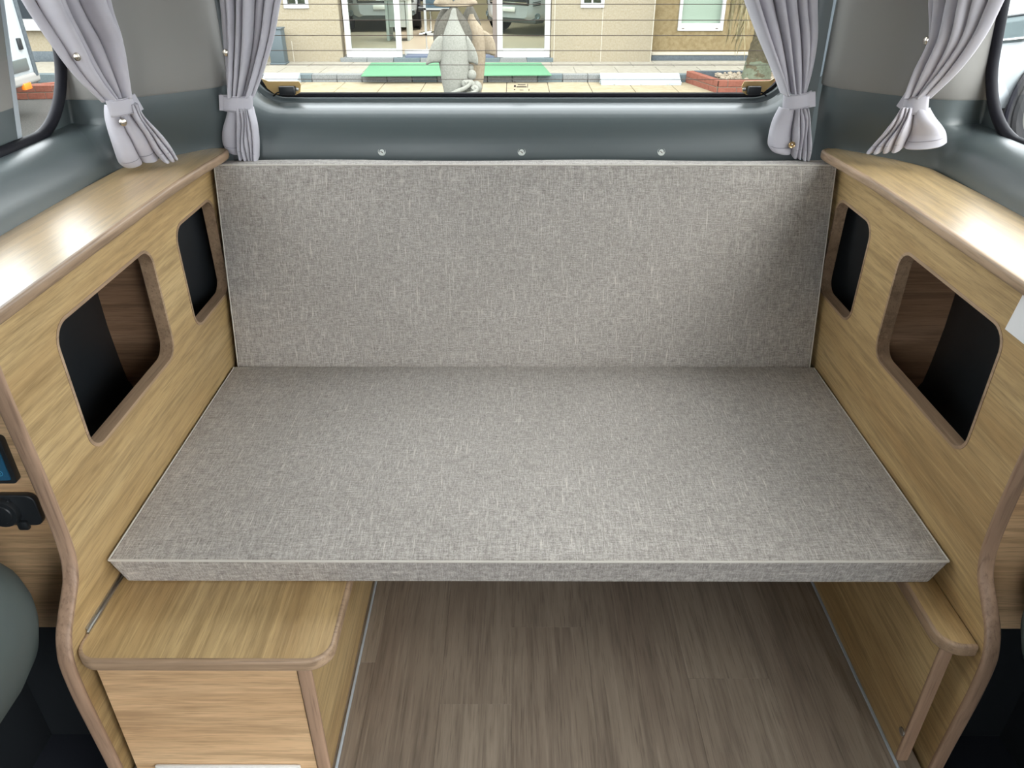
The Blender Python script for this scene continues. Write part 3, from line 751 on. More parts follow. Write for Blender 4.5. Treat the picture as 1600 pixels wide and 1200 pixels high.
for i in range(26):
    x0 = -7.8+i*.62
    box('terrace_slab', (x0+.004, KY+.134, TZ-.004), (x0+.616, KY+.75, TZ+.004), paving, tr, .003, 1)
    box('terrace_slab', (x0+.004+.3, KY+.754, TZ-.004), (x0+.616+.3, FY-.01, TZ+.004), paving, tr, .003, 1)

bd = thing('building', 'tan stone-clad building with white framed glass doors behind the terrace', 'building', (0, 13.2, GZ))
xl, xr = fx(533, 60)[0], fx(861, 60)[0]           # the door bay
xe = fx(1020, 60)[0]
def wall(name, x0, x1, z0, z1, m, y0=FY, y1=FY+.3): return box(name, (x0, y0, z0), (x1, y1, z1), m, bd)
def windowed(name, x0, x1, wx0, wx1, wz0, wz1, m, y0=FY):
    return plate(name, [(x0, TZ), (x1, TZ), (x1, 3.3), (x0, 3.3)], [[(wx0, wz0), (wx0, wz1), (wx1, wz1), (wx1, wz0)]], XZ(y0+.12), .12, m, bd)
def window(u0, u1, v1, frame, y, label=None, z1=1.25, fw=.06, extra_sill=.10, tint=None):
    x0, z0 = fx(u0, v1, y); x1, _ = fx(u1, v1, y)
    f = bmesh.new(); d0, d1 = y-.02, y+.10
    add_box(f, (x0+fw, d0+.003, z0), (x1-fw, d1, z0+extra_sill)); add_box(f, (x0+fw, d0+.003, z1-fw), (x1-fw, d1, z1))
    add_box(f, (x0, d0, z0), (x0+fw, d1, z1), .006); add_box(f, (x1-fw, d0, z0), (x1, d1, z1), .006)
    fr = bm_obj('window', f, frame, bd)
    box('pane', (x0+fw, y+.05, z0+extra_sill), (x1-fw, y+.056, z1-fw), tint or shop_glass, fr)
    box('blind', (x0+fw, y+.16, z0+extra_sill), (x1-fw, y+.17, z1-fw), room_dark if not tint else desk_m, fr)
    return fr, x0, x1, z0
# left bay with a small window, middle pieces, right bay, recessed bay
wl = fx(446, 12); wl2 = fx(481, 12)
windowed('wall_panel', -14, xl, wl[0], wl2[0], wl[1], 1.2, stone_tan)
fr, x0, x1, z0 = window(444, 483, 13, white_frame, FY, z1=1.2, fw=.05, extra_sill=.06)
box('glazing_bar', ((x0+x1)/2-.012, FY+.03, z0), ((x0+x1)/2+.012, FY+.07, 1.2), white_frame, fr)
wl = fx(908, 11); wl2 = fx(943, 11)
windowed('wall_panel', xr, xe, wl[0], wl2[0], wl[1], 1.2, stone_tan)
fr, x0, x1, z0 = window(907, 944, 12, white_frame, FY, z1=1.2, fw=.05, extra_sill=.06)
box('glazing_bar', ((x0+x1)/2-.012, FY+.03, z0), ((x0+x1)/2+.012, FY+.07, 1.2), white_frame, fr)
RY = FY+.25
wl = fx(1058, 47, RY); wl2 = fx(1129, 47, RY)
windowed('wall_panel', xe, 9, wl[0], wl2[0], wl[1], 1.25, stone_shaded, RY)
fr, x0, x1, z0 = window(1058, 1129, 48, white_frame, RY, tint=mat('frosted_glass', lin((122, 136, 122)), .3), fw=.05, extra_sill=.105)
for q in (.12, .86): box('sill_drain', (lerp(x0, x1, q)-.02, RY-.022, z0+.03), (lerp(x0, x1, q)+.02, RY-.019, z0+.042), mark_m, fr)
a_, b_ = fx(30, 36), fx(120, 36)
zl = fx(45, 47)[1]; zu = fx(45, 36)[1]
box('window_ledge', (-9.2, FY-.10, zl), (-6.2, FY+.02, zu), white_frame, bd, .01)
fr = box('window', (-9.1, FY-.012, zu), (-6.3, FY+.02, 1.2), white_frame, bd, .005)
for q in range(3): box('pane', (-9.02+q*.91, FY-.02, zu+.06), (-8.22+q*.91, FY-.008, 1.14), car_dark, fr)
box('plinth', (-14, FY-.03, TZ), (-4.2, FY+.01, fx(50, 80)[1]), plinth_m, bd, .004)
wall('lintel', xl, xr, 1.75, 3.3, stone_tan)
for u in (1019, 940, 866):
    x = fx(u, 60)[0]; box('joint', (x-.006, FY-.004, TZ), (x+.006, FY+.002, 3.3), joint_m, bd)
x = fx(459, 90)[0]; box('joint', (x-.006, FY-.004, TZ), (x+.006, FY+.002, TZ+.30), joint_m, bd)
zz = fx(1060, 82, RY)[1]
box('plinth', (xe+.02, RY-.16, TZ), (9, RY+.01, zz-.02), plinth_m, bd, .006)
box('plinth_cap', (xe+.02, RY-.17, zz-.02), (9, RY+.01, zz+.012), joint_m, bd, .003)
box('terrace_edge', (xe+.02, RY-.50, TZ), (9, RY-.16, TZ+.008), paving, bd)
# door step with grey and blue-grey stones
for i in range(8):
    a, b = lerp(xl-.04, xr+.04, i/8), lerp(xl-.04, xr+.04, (i+1)/8)
    box('step_stone', (a+.003, FY-.05, TZ), (b-.003, FY+.4, TZ+.062), granite_b if i in (2, 5, 7) else granite, bd, .004, 1)
Dz = TZ+.066
def door(u0, u1, tintm=shop_glass):
    x0, x1 = fx(u0, 80)[0], fx(u1, 80)[0]; f = bmesh.new(); y0, y1 = FY+.01, FY+.08
    add_box(f, (x0+.085, y0+.003, Dz), (x1-.085, y1-.003, Dz+.125)); add_box(f, (x0+.085, y0+.003, 1.65), (x1-.085, y1-.003, 1.75))
    add_box(f, (x0, y0, Dz), (x0+.085, y1, 1.75), .006); add_box(f, (x1-.085, y0, Dz), (x1, y1, 1.75), .006)
    fr = bm_obj('sliding_door', f, white_frame, bd)
    box('pane', (x0+.08, FY+.04, Dz+.12), (x1-.08, FY+.048, 1.66), tintm, fr)
    return fr
door(541, 628); door(777, 859)
x0, x1 = fx(628, 76)[0], fx(777, 76)[0]
box('threshold', (x0, FY+.30, Dz-.02), (x1, FY+.42, Dz+.07), white_frame, bd, .005)
box('door_jamb', (fx(770, 70)[0], FY+.02, Dz), (fx(777, 70)[0], FY+.3, 1.75), mark_m, bd)
# the room behind
box('room_floor', (-5, FY+.3, TZ-.1), (2.3, 20, TZ+.02), room_floor, bd)
box('room_back', (-5, 20, TZ), (2.3, 20.1, 3), room_dark, bd)
for x in (-5, 2.2): box('room_side', (x, FY+.3, TZ), (x+.1, 20, 3), room_dark, bd)
box('room_ceiling', (-5, FY+.3, 2.6), (2.3, 20, 2.7), room_dark, bd)
lt = box('ceiling_light', (-3, 15, 2.55), (1.6, 17.5, 2.6), None, bd)  # unseen glowing panel added to brighten the room and its vehicles
em = mat('lamp_glow', (1, 1, 1)); em.node_tree.nodes['Principled BSDF'].inputs['Emission Color'].default_value = (1, .98, .94, 1)
em.node_tree.nodes['Principled BSDF'].inputs['Emission Strength'].default_value = 13.0; lt.data.materials.append(em)

ramp_m = mat('ramp_plate', lin((146, 154, 157)), .5)
# mats, post, plates
mp = [at(u, v, (0, 0, TZ+.01), (0, 0, 1)) for u, v in ((564, 119), (862, 117.5), (845, 98), (580, 98))]
def slab_thing(name, pts, z0, z1, m, label, cat):
    bm = bmesh.new(); f = bm.faces.new([bm.verts.new((p.x, p.y, z0)) for p in pts])
    r = bmesh.ops.extrude_face_region(bm, geom=[f]); bmesh.ops.translate(bm, verts=[v for v in r['geom'] if isinstance(v, bmesh.types.BMVert)], vec=(0, 0, z1-z0))
    return tag(bm_obj(name, bm, m), label, cat)
slab_thing('door_mat', mp, TZ+.004, TZ+.014, green_mat, 'large bright green turf mat on the terrace before the glass doors', 'mat')
mx0, mx1 = fx(633, 84)[0], fx(772, 84)[0]
slab_thing('door_mat', [Vector((mx0, FY-.02, 0)), Vector((mx1, FY-.02, 0)), Vector((mx1, FY+.28, 0)), Vector((mx0, FY+.28, 0))], TZ+.062, TZ+.085, navy_mat, 'narrow dark navy mat on the step in the open doorway', 'mat')
pz = thing('slate_post', 'slate blue square post standing by the tan stone wall', 'post', (-3.75, 12.7, TZ))
px0, px1 = fx(422, 90, 12.6)[0], fx(444, 90, 12.6)[0]; ztop = fx(430, 44, 12.6)[1]
box('post_body', (px0, 12.6, TZ+.03), (px1, 12.6+.22, ztop-.02), slate_m, pz, .008)
box('post_cap', (px0-.01, 12.59, ztop-.02), (px1+.01, 12.83, ztop), slate_m, pz, .004)
box('post_base', (px0-.01, 12.59, TZ), (px1+.01, 12.83, TZ+.03), slate_m, pz, .004)
for (u0, u1, lab) in ((938, 1062, 'long white kerb ramp lying before the terrace beside the brick planter'), (412, 467, 'short white kerb ramp on the edge of the terrace near slate post')):
    q0, q1 = at(u0, 121, (0, KY-.1, 0), (0, 1, 0)), at(u1, 121, (0, KY-.1, 0), (0, 1, 0))
    rp_ = thing('kerb_ramp', lab, 'ramp', (q0.x, KY-.1, GZ))
    bm = bmesh.new()
    prof_ = [(KY-.26, GZ+.012), (KY-.26, GZ+.04), (KY-.03, TZ+.025), (KY-.004, TZ+.025), (KY-.004, GZ+.012)]
    A = [bm.verts.new((q0.x, y, z)) for y, z in prof_]; B = [bm.verts.new((q1.x, y, z)) for y, z in prof_]
    bm.faces.new(A); bm.faces.new(B[::-1])
    for k in range(5): bm.faces.new((A[k], A[(k+1) % 5], B[(k+1) % 5], B[k]))
    bm_obj('ramp_body', bm, ramp_m, rp_)
    for k in range(3 if u0 > 900 else 1):
        x = lerp(q0.x, q1.x, (k+.5)/(3 if u0 > 900 else 1)); lathe('screw', [(.012, 0), (.01, .004), (.0001, .005)], (x, KY-.26, GZ+.026), (0, -1, 0), steel, rp_, 10)

# brick planters
def brick_run(par, p0, p1, z0, courses, n, h=.078, th=.10, brk=brick_m):
    p0, p1 = Vector((*p0, 0)), Vector((*p1, 0)); d = (p1-p0); L = d.length; d.normalize(); nrm = Vector((-d.y, d.x, 0))
    M0 = Matrix.Rotation(math.atan2(d.y, d.x), 4, 'Z')
    core = bmesh.new(); add_box(core, (.004, .006, 0), (L-.004, th-.006, courses*(h+.010)-.012)); core.transform(Matrix.Translation((p0.x, p0.y, z0)) @ M0)
    bm_obj('mortar', core, mortar, par)
    bl = L/n; meshes = {}
    for c in range(courses):
        off = (c % 2)*bl/2; x = -off
        while x < L-.01:
            a, b = max(0, x)+.004, min(L, x+bl)-.004
            if b-a > .03:
                key = round(b-a, 3)
                if key not in meshes:
                    me = bpy.data.meshes.new('brick'); bm = add_box(bmesh.new(), (0, 0, 0), (b-a, th, h), .004, 1); bm.to_mesh(me); bm.free(); me.materials.append(brk); meshes[key] = me
                o = bpy.data.objects.new('brick', meshes[key]); COL.objects.link(o); o.parent = par
                q = p0+d*a; o.location = Vector((q.x, q.y, z0+c*(h+.010)))-Vector(par.location); o.rotation_euler = (0, 0, math.atan2(d.y, d.x))
            x += bl
def gravel(par, poly, z, n, seed):
    rnd = random.Random(seed); bm = bmesh.new()
    xs_ = [p[0] for p in poly]; ys_ = [p[1] for p in poly]
    base = bmesh.new(); base.faces.new([base.verts.new((x, y, z-.03)) for x, y in poly]); merge(bm, base)
    for _ in range(n):
        x, y = rnd.uniform(min(xs_), max(xs_)), rnd.uniform(min(ys_), max(ys_)); r = rnd.uniform(.02, .042)
        b = bmesh.new(); bmesh.ops.create_icosphere(b, subdivisions=1, radius=r)
        b.transform(Matrix.Translation((x, y, z+rnd.uniform(-.03, .012))) @ Matrix.Rotation(rnd.uniform(0, 6), 4, 'Z') @ Matrix.Diagonal((1, rnd.uniform(.6, 1), rnd.uniform(.5, .8), 1)))
        merge(bm, b)
    tag(bm_obj('gravel', bm, gravel_m, par), kind='stuff')
pl1 = thing('brick_planter', 'low red brick planter of cream gravel around the palm trunk', 'planter', (3.2, 11.1, GZ))
cA, cB = at(1120, 148, (0, 0, GZ), (0, 0, 1)), at(1056, 113, (0, 0, GZ+.06), (0, 0, 1))
cB = Vector((2.44, 11.62, 0))
brick_run(pl1, (cA.x+.02, cA.y+.06), (3.95, cA.y+.06), GZ, 2, 5)
brick_run(pl1, (cB.x, cB.y), (cA.x, cA.y+.06), GZ, 2, 4)
gravel(pl1, [(cA.x+.14, cA.y+.20), (3.92, cA.y+.20), (3.92, 11.5), (cA.x+.14, 11.5)], GZ+.15, 420, 2)
box('back_kerb', (2.55, 11.55, GZ), (3.95, 11.63, GZ+.17), plinth_m, pl1)
pl2 = thing('brick_planter', 'red brick planter standing by the parked white van', 'planter', (-5.6, 10.6, GZ))
brick_run(pl2, (-6.5, 10.30), (-5.2, 10.46), GZ, 2, 6)
brick_run(pl2, (-5.0, 11.50), (-6.30, 10.46), GZ+.0, 2, 7)
gravel(pl2, [(-6.2, 10.45), (-5.2, 10.58), (-5.1, 11.3)], GZ+.12, 60, 3)
# palm with hanging dry fronds
pm = thing('palm_tree', 'palm trunk with hanging dry fronds growing from the gravel planter', 'tree', (3.12, 11.05, GZ+.13))
def trunk_ring(bm, c, r, n=18, j=0): return [bm.verts.new((c.x+r*(1+.05*math.sin(5*a+j))*math.cos(a), c.y+r*(1+.05*math.sin(4*a+j*1.3))*math.sin(a), c.z)) for a in [2*math.pi*k/n for k in range(n)]]
b0 = at(1181, 126, (0, 11.0, 0), (0, 1, 0)); b1 = at(1196, 55, (0, 11.0, 0), (0, 1, 0))
def trunk(z): t = (z-b0.z)/(b1.z-b0.z); return Vector((lerp(b0.x, b1.x, t), 11.05, z))
bm = bmesh.new(); rings = []
for j in range(100):
    z = GZ+.08+j*.045; q = max(0, (z-GZ-.1)); r = .125+.075*math.exp(-q*3.2)+.010*(j % 2)
    rings.append(trunk_ring(bm, trunk(z), r, 18, j*.7))
for A, B in zip(rings, rings[1:]):
    for k in range(18): bm.faces.new((A[k], A[(k+1) % 18], B[(k+1) % 18], B[k]))
bm.faces.new(rings[0][::-1]); bm.faces.new(rings[-1])
bm_obj('trunk', bm, bark, pm, 50)
bm = bmesh.new(); rings = []
for j in range(12):
    z = GZ+.085+j*.03; q = z-GZ-.1; r = .131+.078*math.exp(-max(0, q)*3.2)+.004*(j % 2)-.012*max(0, (j-8)/3)
    rings.append(trunk_ring(bm, trunk(z), r, 18, j*.7))
for A, B in zip(rings, rings[1:]):
    for k in range(18): bm.faces.new((A[k], A[(k+1) % 18], B[(k+1) % 18], B[k]))
bm_obj('lichened_foot', bm, lichen, pm, 50)
rnd = random.Random(5)
for f in range(30):
    a0 = rnd.uniform(math.pi*.55, math.pi*1.75); L = rnd.uniform(.75, 1.25); T = trunk(1.15)+Vector((0, 0, rnd.uniform(-.1, .2)))
    spine = []
    for k in range(9):
        t = k/8; rr = .12+.42*math.sin(min(1, t*1.6)*math.pi/2)*rnd.uniform(.95, 1.05)
        spine.append(T+Vector((math.cos(a0)*rr, math.sin(a0)*rr, .12*math.sin(t*math.pi)-L*t**1.5)))
    bm = add_sweep(bmesh.new(), spine, (math.sin(a0), -math.cos(a0), .01), circ(.008, 5))
    for k in range(2, 9):
        for m_ in range(5):
            p = spine[k-1].lerp(spine[k], m_/5); side = Vector((-math.sin(a0), math.cos(a0), 0))*rnd.choice((-1, 1))
            q = p+side*rnd.uniform(.02, .12)+Vector((rnd.uniform(-.03, .03), rnd.uniform(-.03, .03), -rnd.uniform(.15, .42)))
            w_ = Vector((.007, .004, 0)); v0 = [bm.verts.new(x) for x in (p-w_, p+w_, (p+q)/2+side*.015+w_, q, (p+q)/2+side*.015-w_)]; bm.faces.new(v0)
    bm_obj('frond', bm, frond_m, pm)

# dolphin statue
st = thing('dolphin_statue', 'pale stone statue of leaping dolphins standing before the green mat', 'statue', (-.62, 9.5, GZ))
SY = 9.5
def px3(u, v, y=SY): q = at(u, v, (0, y, 0), (0, 1, 0)); return q
def body(name, prof, m, y, flat=.75, par=None, n=24):
    """prof: (u left, v, u right) rows of the outline from the snout down, at depth y"""
    bm = bmesh.new(); rings = []; pr = catmull([Vector(p) for p in prof], 3)
    for p in pr:
        a, b = px3(p.x, p.y, y), px3(p.z, p.y, y); c = (a+b)/2; r = (b-a).length/2
        rings.append([bm.verts.new((c.x+r*math.cos(2*math.pi*k/n), y+r*flat*math.sin(2*math.pi*k/n), c.z)) for k in range(n)])
    for A, B in zip(rings, rings[1:]):
        for k in range(n): bm.faces.new((A[k], A[(k+1) % n], B[(k+1) % n], B[k]))
    bm.faces.new(rings[0][::-1]); bm.faces.new(rings[-1])
    return bm_obj(name, bm, m, par or st, 60)
def fin(name, uv, y, m, par, th=.05, lean=.0):
    pts = [px3(u, v, y) for u, v in uv]; c = sum(pts, Vector())/len(pts); bm = bmesh.new()
    pts = catmull(pts, 4, True); n = len(pts)
    def ring(sc, dy): return [bm.verts.new((c.x+(p.x-c.x)*sc, y+dy+lean*(p.z-c.z), c.z+(p.z-c.z)*sc)) for p in pts]
    rr = [ring(.80, -th/2), ring(.97, -th*.28), ring(1, 0), ring(.97, th*.28), ring(.80, th/2)]
    for A, B in zip(rr, rr[1:]):
        for k in range(n): bm.faces.new((A[k], A[(k+1) % n], B[(k+1) % n], B[k]))
    bm.faces.new(rr[0][::-1]); bm.faces.new(rr[-1]); return bm_obj(name, bm, m, par, 60)
d1 = body('front_dolphin', [(707, 13, 712), (705, 17, 713), (703, 24, 714), (700, 33, 717), (696, 44, 722), (692, 57, 728), (690, 72, 732), (689, 88, 733), (688, 105, 733), (690, 125, 732), (694, 145, 731), (699, 165, 728)], statue_m, SY)
body('head_cowl', [(704, 10.8, 714), (698, 17, 719), (690, 27, 726), (684, 38, 733), (680, 50, 737), (678, 62, 738), (680, 76, 734), (690, 95, 728)], statue_dk, SY+.105, .62, d1)
d3 = body('left_dolphin', [(690, 14, 700), (685, 22, 702), (681, 32, 704), (678, 46, 706), (677, 62, 708), (680, 80, 708), (686, 100, 706), (692, 130, 704)], statue_dk, SY+.26, .7)
fin('flipper', [(692, 55), (681, 60), (672, 75), (667, 92), (666, 101), (676, 98), (690, 96), (694, 80)], SY-.02, statue_m, d1)
fin('flipper', [(729, 56), (737, 66), (744, 80), (747, 92), (746, 101), (738, 98), (731, 96), (728, 78)], SY-.02, statue_m, d1)
Y2 = SY+.30
d2 = body('rear_dolphin', [(734, 22, 740), (731, 28, 742), (729, 36, 748), (727, 46, 755), (726, 60, 758), (727, 80, 759), (727, 100, 758), (727, 120, 756), (728, 136, 754), (730, 158, 750)], statue_tan, Y2)
body('head_cowl', [(732, 8, 737), (728, 14, 741), (723, 24, 746), (719, 36, 751), (721, 50, 752), (728, 66, 750)], statue_dk, Y2+.06, .75, d2)
fin('flipper', [(752, 48), (761, 50), (769, 58), (774, 70), (774, 86), (765, 85), (757, 82), (753, 66)], Y2, statue_tan, d2)
fin('tail_fluke', [(712, 11), (704, 11), (690, 11), (678, 8), (680, 0), (690, -8), (704, -6), (708, 2), (716, -6), (728, -8), (742, -1), (746, 6), (736, 10), (720, 11)], SY+.12, statue_tan, st, .09)
body('tail_stock', [(702, -40, 722), (701, -25, 722), (703, -12, 719), (704, -2, 716)], statue_tan, SY+.16, .8)
bm = bmesh.new()
def ball(u, v, r, y, sq=1): merge(bm, (lambda b: (bmesh.ops.create_icosphere(b, subdivisions=3, radius=r), b.transform(Matrix.Translation(px3(u, v, y)) @ Matrix.Diagonal((1, .8, sq, 1))), b)[2])(bmesh.new()))
for q in ((737, 117, .055, SY-.02, 1.1), (733, 134, .075, SY-.06), (744, 136, .07, SY), (727, 131, .045, SY-.14), (741, 141, .045, SY-.14), (735, 106, .04, SY+.02)): ball(*q)
add_sweep(bm, catmull([px3(700, 150, SY-.17), px3(714, 143, SY-.19), px3(726, 138, SY-.18), px3(734, 131, SY-.15), px3(731, 127, SY-.14), px3(726, 130, SY-.16)], 6), (0, 1, 0), circ(.026, 8, .03))
add_sweep(bm, catmull([px3(706, 156, SY-.17), px3(722, 149, SY-.19), px3(738, 146, SY-.18), px3(745, 140, SY-.15), px3(741, 136, SY-.14), px3(737, 140, SY-.16)], 6), (0, 1, 0), circ(.026, 8, .03))
bm_obj('carved_waves', bm, statue_m, st, 60)
body('statue_base', [(680, 160, 756), (684, 164, 754), (690, 172, 752), (690, 178, 752)], statue_m, SY+.08, .8)
lathe('plinth', [(.46, 0), (.46, .06), (.42, .09), (.0001, .09)], (-.62, SY+.08, GZ), (0, 0, 1), statue_m, st, 28)

# ---------------------------------------------------------------- vehicles
def vehicle(label, loc, rz, sc=1.0, cat='car', name='pickup_truck'):
    """a tall white pickup; built around the origin with its nose along +x"""
    t = thing(name, label, cat, (0, 0, 0))
    ST = [(-2.65, .80, .50, 1.08), (-2.55, .90, .44, 1.16), (-1.5, .94, .38, 1.20), (0, .95, .36, 1.21), (1.0, .95, .36, 1.25), (1.7, .95, .34, 1.26), (2.15, .93, .32, 1.25), (2.42, .85, .32, 1.21), (2.58, .71, .34, 1.15), (2.64, .56, .38, 1.08)]
    bm = bmesh.new(); rows = []
    for x, w, z0, zs in ST:
        h = zs-z0
        sec = [(w*.80, z0), (w*.95, z0+h*.06), (w*.985, z0+h*.2), (w, z0+h*.45), (w*.99, z0+h*.62), (w*.965, z0+h*.80), (w*.93, z0+h*.92), (w*.80, zs), (w*.4, zs+.02)]
        rows.append([Vector((x, -y, z)) for y, z in sec]+[Vector((x, 0, zs+.025))]+[Vector((x, y, z)) for y, z in sec[::-1]])
    add_grid(bm, rows); bm.faces.new([bm.verts.new(p) for p in rows[-1]]); bm.faces.new([bm.verts.new(p) for p in rows[0]])
    bm_obj('body', bm, car_white, t, 50)
    bm = bmesh.new(); rows = []
    for x, w, z1 in [(-1.55, .80, 1.21), (-1.35, .76, 1.66), (-1.1, .74, 1.76), (-.2, .74, 1.79), (.3, .74, 1.74), (.95, .80, 1.38), (1.15, .82, 1.22)]:
        rows.append([Vector((x, -.86, 1.12)), Vector((x, -w-.04, min(z1, 1.36))), Vector((x, -w, z1-.05)), Vector((x, -w*.8, z1)), Vector((x, w*.8, z1)), Vector((x, w, z1-.05)), Vector((x, w+.04, min(z1, 1.36))), Vector((x, .86, 1.12))])
    add_grid(bm, rows); bm_obj('cabin_glass', bm, car_dark, t, 40)
    bm = soft_box(1.55, 1.5, .09, .04); bm.transform(Matrix.Translation((-.45, 0, 1.78))); bm_obj('roof', bm, car_white, t, 50)
    bm = add_box(bmesh.new(), (2.30, -.60, .66), (2.655, .60, 1.02), .03); bm_obj('grille', bm, car_dark, t)
    for k in range(3): box('grille_bar', (2.64, -.56, .71+k*.10), (2.668, .56, .745+k*.10), chrome, t, .006)
    box('number_plate', (2.655, -.2, .52), (2.67, .2, .62), white_pl, t, .004)
    bm = soft_box(.4, 1.50, .16, .06); bm.transform(Matrix.Translation((2.36, 0, .34))); bm_obj('bumper', bm, trim_dark, t, 50)
    for s in (-1, 1):
        # headlamp wrapped round the corner
        b = soft_box(.16, .60, .20, .05, lambda p: Vector((2.655+p.x-.44*max(0, (p.y+.3)/.6)**2, s*(.72+p.y*.74), 1.055+p.z*(1.15+.3*p.y)+.17*p.y)))
        h = bm_obj('headlamp', b, lamp_m, t, 50)
        sweep('lamp_trim', [Vector((2.735-.44*max(0, (q+.3)/.6)**2, s*(.72+q*.74+.01), .972+.14*q)) for q in (-.3, -.15, 0, .15, .28)], (0, 0, 1), circ(.012, 6), chrome, h)
        sweep('lamp_trim', [Vector((2.735-.44*max(0, (q+.3)/.6)**2, s*(.72+q*.74+.01), 1.165+.19*q)) for q in (-.3, -.15, 0, .15, .28)], (0, 0, 1), circ(.010, 6), car_dark, h)
        for k in range(3): sweep('vent_slot', [Vector((2.608-.14*q, s*(.70+.13*q), .735-k*.035+.02*q)) for q in (0, .5, 1)], (0, 0, 1), circ(.009, 6), car_dark, t)
        lathe('fog_lamp', [(.07, 0), (.07, .03), (.05, .04), (.045, .02), (.0001, .015)], (2.50, s*.77, .43), (1, s*.55, 0), lamp_m, t, 16)
        for x in (-1.65, 1.80):
            bm = bmesh.new(); add_sweep(bm, [(x+.47*math.cos(R(a)), s*.955, .40+.47*math.sin(R(a))) for a in range(-18, 199, 9)], (0, 1, 0), circ(.022, 6)); bm_obj('arch_trim', bm, rubber, t)
            lathe('arch_gap', [(.45, 0), (.45, .01), (.0001, .01)], (x, s*.945, .40), (0, s, 0), tire_m, t, 28)
            wh = lathe('wheel', [(.24, -.12), (.36, -.12), (.385, -.09), (.385, .09), (.36, .115), (.27, .12), (.255, .09), (.0001, .085)], (x, s*.88, .385), (0, s, 0), tire_m, t, 30)
            bm = bmesh.new()
            for k in range(10):
                M = aim((x, s*.975, .385), (0, s, 0)) @ Matrix.Rotation(2*math.pi*k/10, 4, 'Z'); add_box(bm, (.03, -.016, -.02), (.245, .016, .012), .004, 1, M)
            add_lathe(bm, [(.235, -.01), (.262, -.01), (.262, .015), (.235, .015)], aim((x, s*.975, .385), (0, s, 0)), 28); add_lathe(bm, [(.06, -.02), (.06, .015), (.0001, .02)], aim((x, s*.975, .385), (0, s, 0)), 14)
            bm_obj('rim', bm, steel, wh)
        box('wing_mirror', (.75, s*1.06-.09, 1.15), (.87, s*1.06+.09, 1.32), car_white, t, .03)
        box('door_handle', (-.2, s*.955-.015, .93), (-.02, s*.955+.015, .955), chrome, t, .006)
    t.location = loc; t.rotation_euler = (0, 0, rz); t.scale = (sc,)*3
    return t
def dup(root, loc, rz, sc, label):
    r = root.copy(); COL.objects.link(r); r.location = loc; r.rotation_euler = (0, 0, rz); r.scale = (sc,)*3; r['label'] = label
    for ch in list(root.children):
        c = ch.copy(); COL.objects.link(c); c.parent = r
        for g in ch.children:
            d = g.copy(); COL.objects.link(d); d.parent = c
    return r
hx, hy = -.86, -.50
v1 = vehicle('white pickup truck with wrapped headlamp parked outside the side window', (6.2, 9.6, GZ), math.atan2(hy, hx))
dup(v1, (-2.95, 19.2, TZ+.03), math.atan2(-1, .12), .80, 'white vehicle behind the glass of the sliding door next to the small wall window')
dup(v1, (1.15, 18.3, TZ+.03), math.atan2(-.80, -.60), .80, 'white vehicle with alloy wheel behind the glass door next to the green mat corner')
# boxy white van beyond the left window
vn = thing('parked_van', 'boxy white van with grey sill panel and orange marker lamp beyond the side window', 'van', (-6.5, 7.2, GZ))
VX, VY = -5.6, 9.50
def vy(u, v): q = at(u, v, (VX, 0, 0), (1, 0, 0)); return q
bm = soft_box(1.75, 4.4, 1.75, .03); bm.transform(Matrix.Translation((VX-.875, VY-2.2, .60))); bm_obj('body', bm, car_white, vn, 50)
bm = soft_box(1.80, 4.5, .12, .04); bm.transform(Matrix.Translation((VX-.885, VY-2.19, -.31))); bm_obj('bumper_skirt', bm, trim_light, vn, 50)
box('sill_panel', (VX-.01, VY-3.4, -.22), (VX+.022, VY-.13, -.09), trim_dark, vn, .01)
box('door_handle', (VX-.01, VY-.20, .00), (VX+.03, VY-.14, .12), black_pl, vn, .01)
box('corner_trim', (VX-.05, VY-.04, -.30), (VX+.022, VY+.02, 1.3), plinth_m, vn, .015)
box('marker_lamp', (VX-.02, VY-.34, -.41), (VX+.03, VY-.20, -.34), orange_m, vn, .01)
box('underbody', (VX-1.6, VY-4.2, -.60), (VX-.15, VY-.3, -.38), tire_m, vn, .02)
for y in (VY-3.6, VY-.9): 
    for x in (VX-1.6, VY-VY+VX-.15): lathe('wheel', [(.28, -.1), (.30, -.08), (.30, .08), (.28, .1), (.0001, .1)], (x, y, GZ+.30), (1, 0, 0), tire_m, vn, 24)

# things inside the room, seen through the doorway
dk = thing('office_desk', 'small pale desk inside the room just behind the doorway', 'desk', (-2.2, 15.9, TZ+.02))
box('desk_top', (-2.42, 15.55, .10), (-1.95, 16.2, .14), desk_m, dk, .01)
for x in (-2.40, -2.02): box('desk_leg', (x, 15.6, TZ+.02), (x+.05, 16.15, .10), desk_m, dk, .006)
box('desk_drawers', (-2.34, 15.62, -.35), (-2.03, 16.1, .09), desk_m, dk, .01)
oc = thing('office_chair', 'black swivel chair standing in the dark room by the poster board', 'chair', (-1.66, 16.6, TZ+.02))
bm = soft_box(.46, .46, .08, .03); bm.transform(Matrix.Translation((-1.66, 16.6, -.10))); bm_obj('seat', bm, black_pl, oc, 50)
bm = soft_box(.44, .07, .55, .03); bm.transform(Matrix.Translation((-1.66, 16.85, .28))); bm_obj('backrest', bm, black_pl, oc, 50)
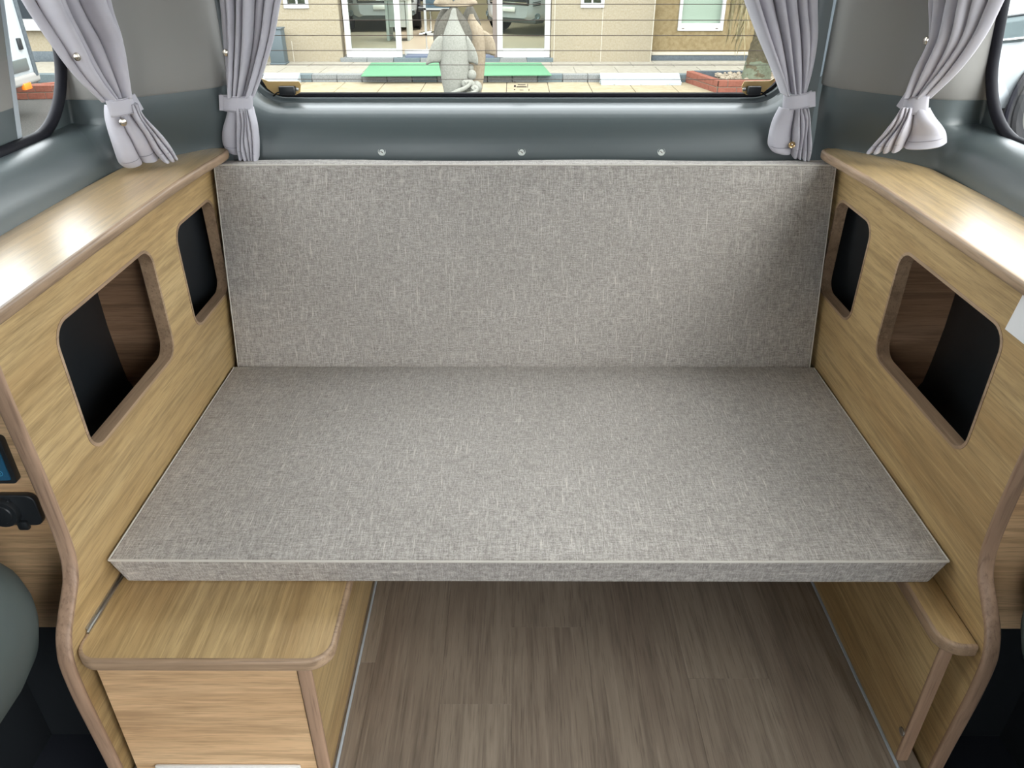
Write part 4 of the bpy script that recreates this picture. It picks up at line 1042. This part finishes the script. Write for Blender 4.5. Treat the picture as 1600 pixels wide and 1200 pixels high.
lathe('column', [(.025, 0), (.025, .42), (.0001, .42)], (-1.66, 16.6, TZ+.06), (0, 0, 1), chrome, oc, 10)
for k in range(5):
    a = 2*math.pi*k/5; sweep('foot', [(-1.66, 16.6, TZ+.08), (-1.66+.28*math.cos(a), 16.6+.28*math.sin(a), TZ+.05)], (0, 0, 1), circ(.016, 6), chrome, oc)
pb = thing('poster_board', 'pale blue poster board in a white frame standing behind the statue', 'sign', (-1.1, 14.4, TZ+.02))
pa, pc = at(664, 56, (0, 14.3, 0), (0, 1, 0)), at(716, 56, (0, 14.3, 0), (0, 1, 0))
z0 = pa.z
box('board', (pa.x+.03, 14.30, z0+.42), (pc.x-.03, 14.33, 1.1), poster_m, pb)
f = bmesh.new(); add_box(f, (pa.x, 14.29, z0), (pa.x+.04, 14.33, 1.12)); add_box(f, (pc.x-.04, 14.29, z0), (pc.x, 14.33, 1.12)); add_box(f, (pa.x, 14.29, z0), (pc.x, 14.33, z0+.04)); add_box(f, (pa.x, 14.29, z0+.40), (pc.x, 14.33, z0+.43)); add_box(f, (pa.x, 14.29, 1.08), (pc.x, 14.33, 1.12))
bm_obj('frame', f, white_frame, pb)
for x in (pa.x+.02, pc.x-.02): sweep('foot', [(x, 14.2, TZ+.035), (x, 14.45, TZ+.035)], (0, 0, 1), circ(.015, 6), white_frame, pb)
for x in (pa.x+.02, pc.x-.02): sweep('leg', [(x, 14.31, TZ+.035), (x, 14.31, z0+.02)], (0, 1, 0), circ(.012, 6), white_frame, pb)

# repeats carry one group each
GROUPS = {'curtain': 'grey curtains tied back at the van windows', 'corner_plate': 'tan corner plates of the rear window', 'side_cabinet': 'oak side cabinets beside the sofa',
          'counter_top': 'oak counter boards', 'storage_bench': 'low oak boxes under the seat', 'seat_moulding': 'grey rounded mouldings', 'kerb_ramp': 'white kerb ramps',
          'door_mat': 'mats before the glass doors', 'brick_planter': 'low brick planters', 'pickup_truck': 'white vehicles'}
for o in bpy.data.objects:
    if o.parent is None and o.name.split('.')[0] in GROUPS: o['group'] = GROUPS[o.name.split('.')[0]]
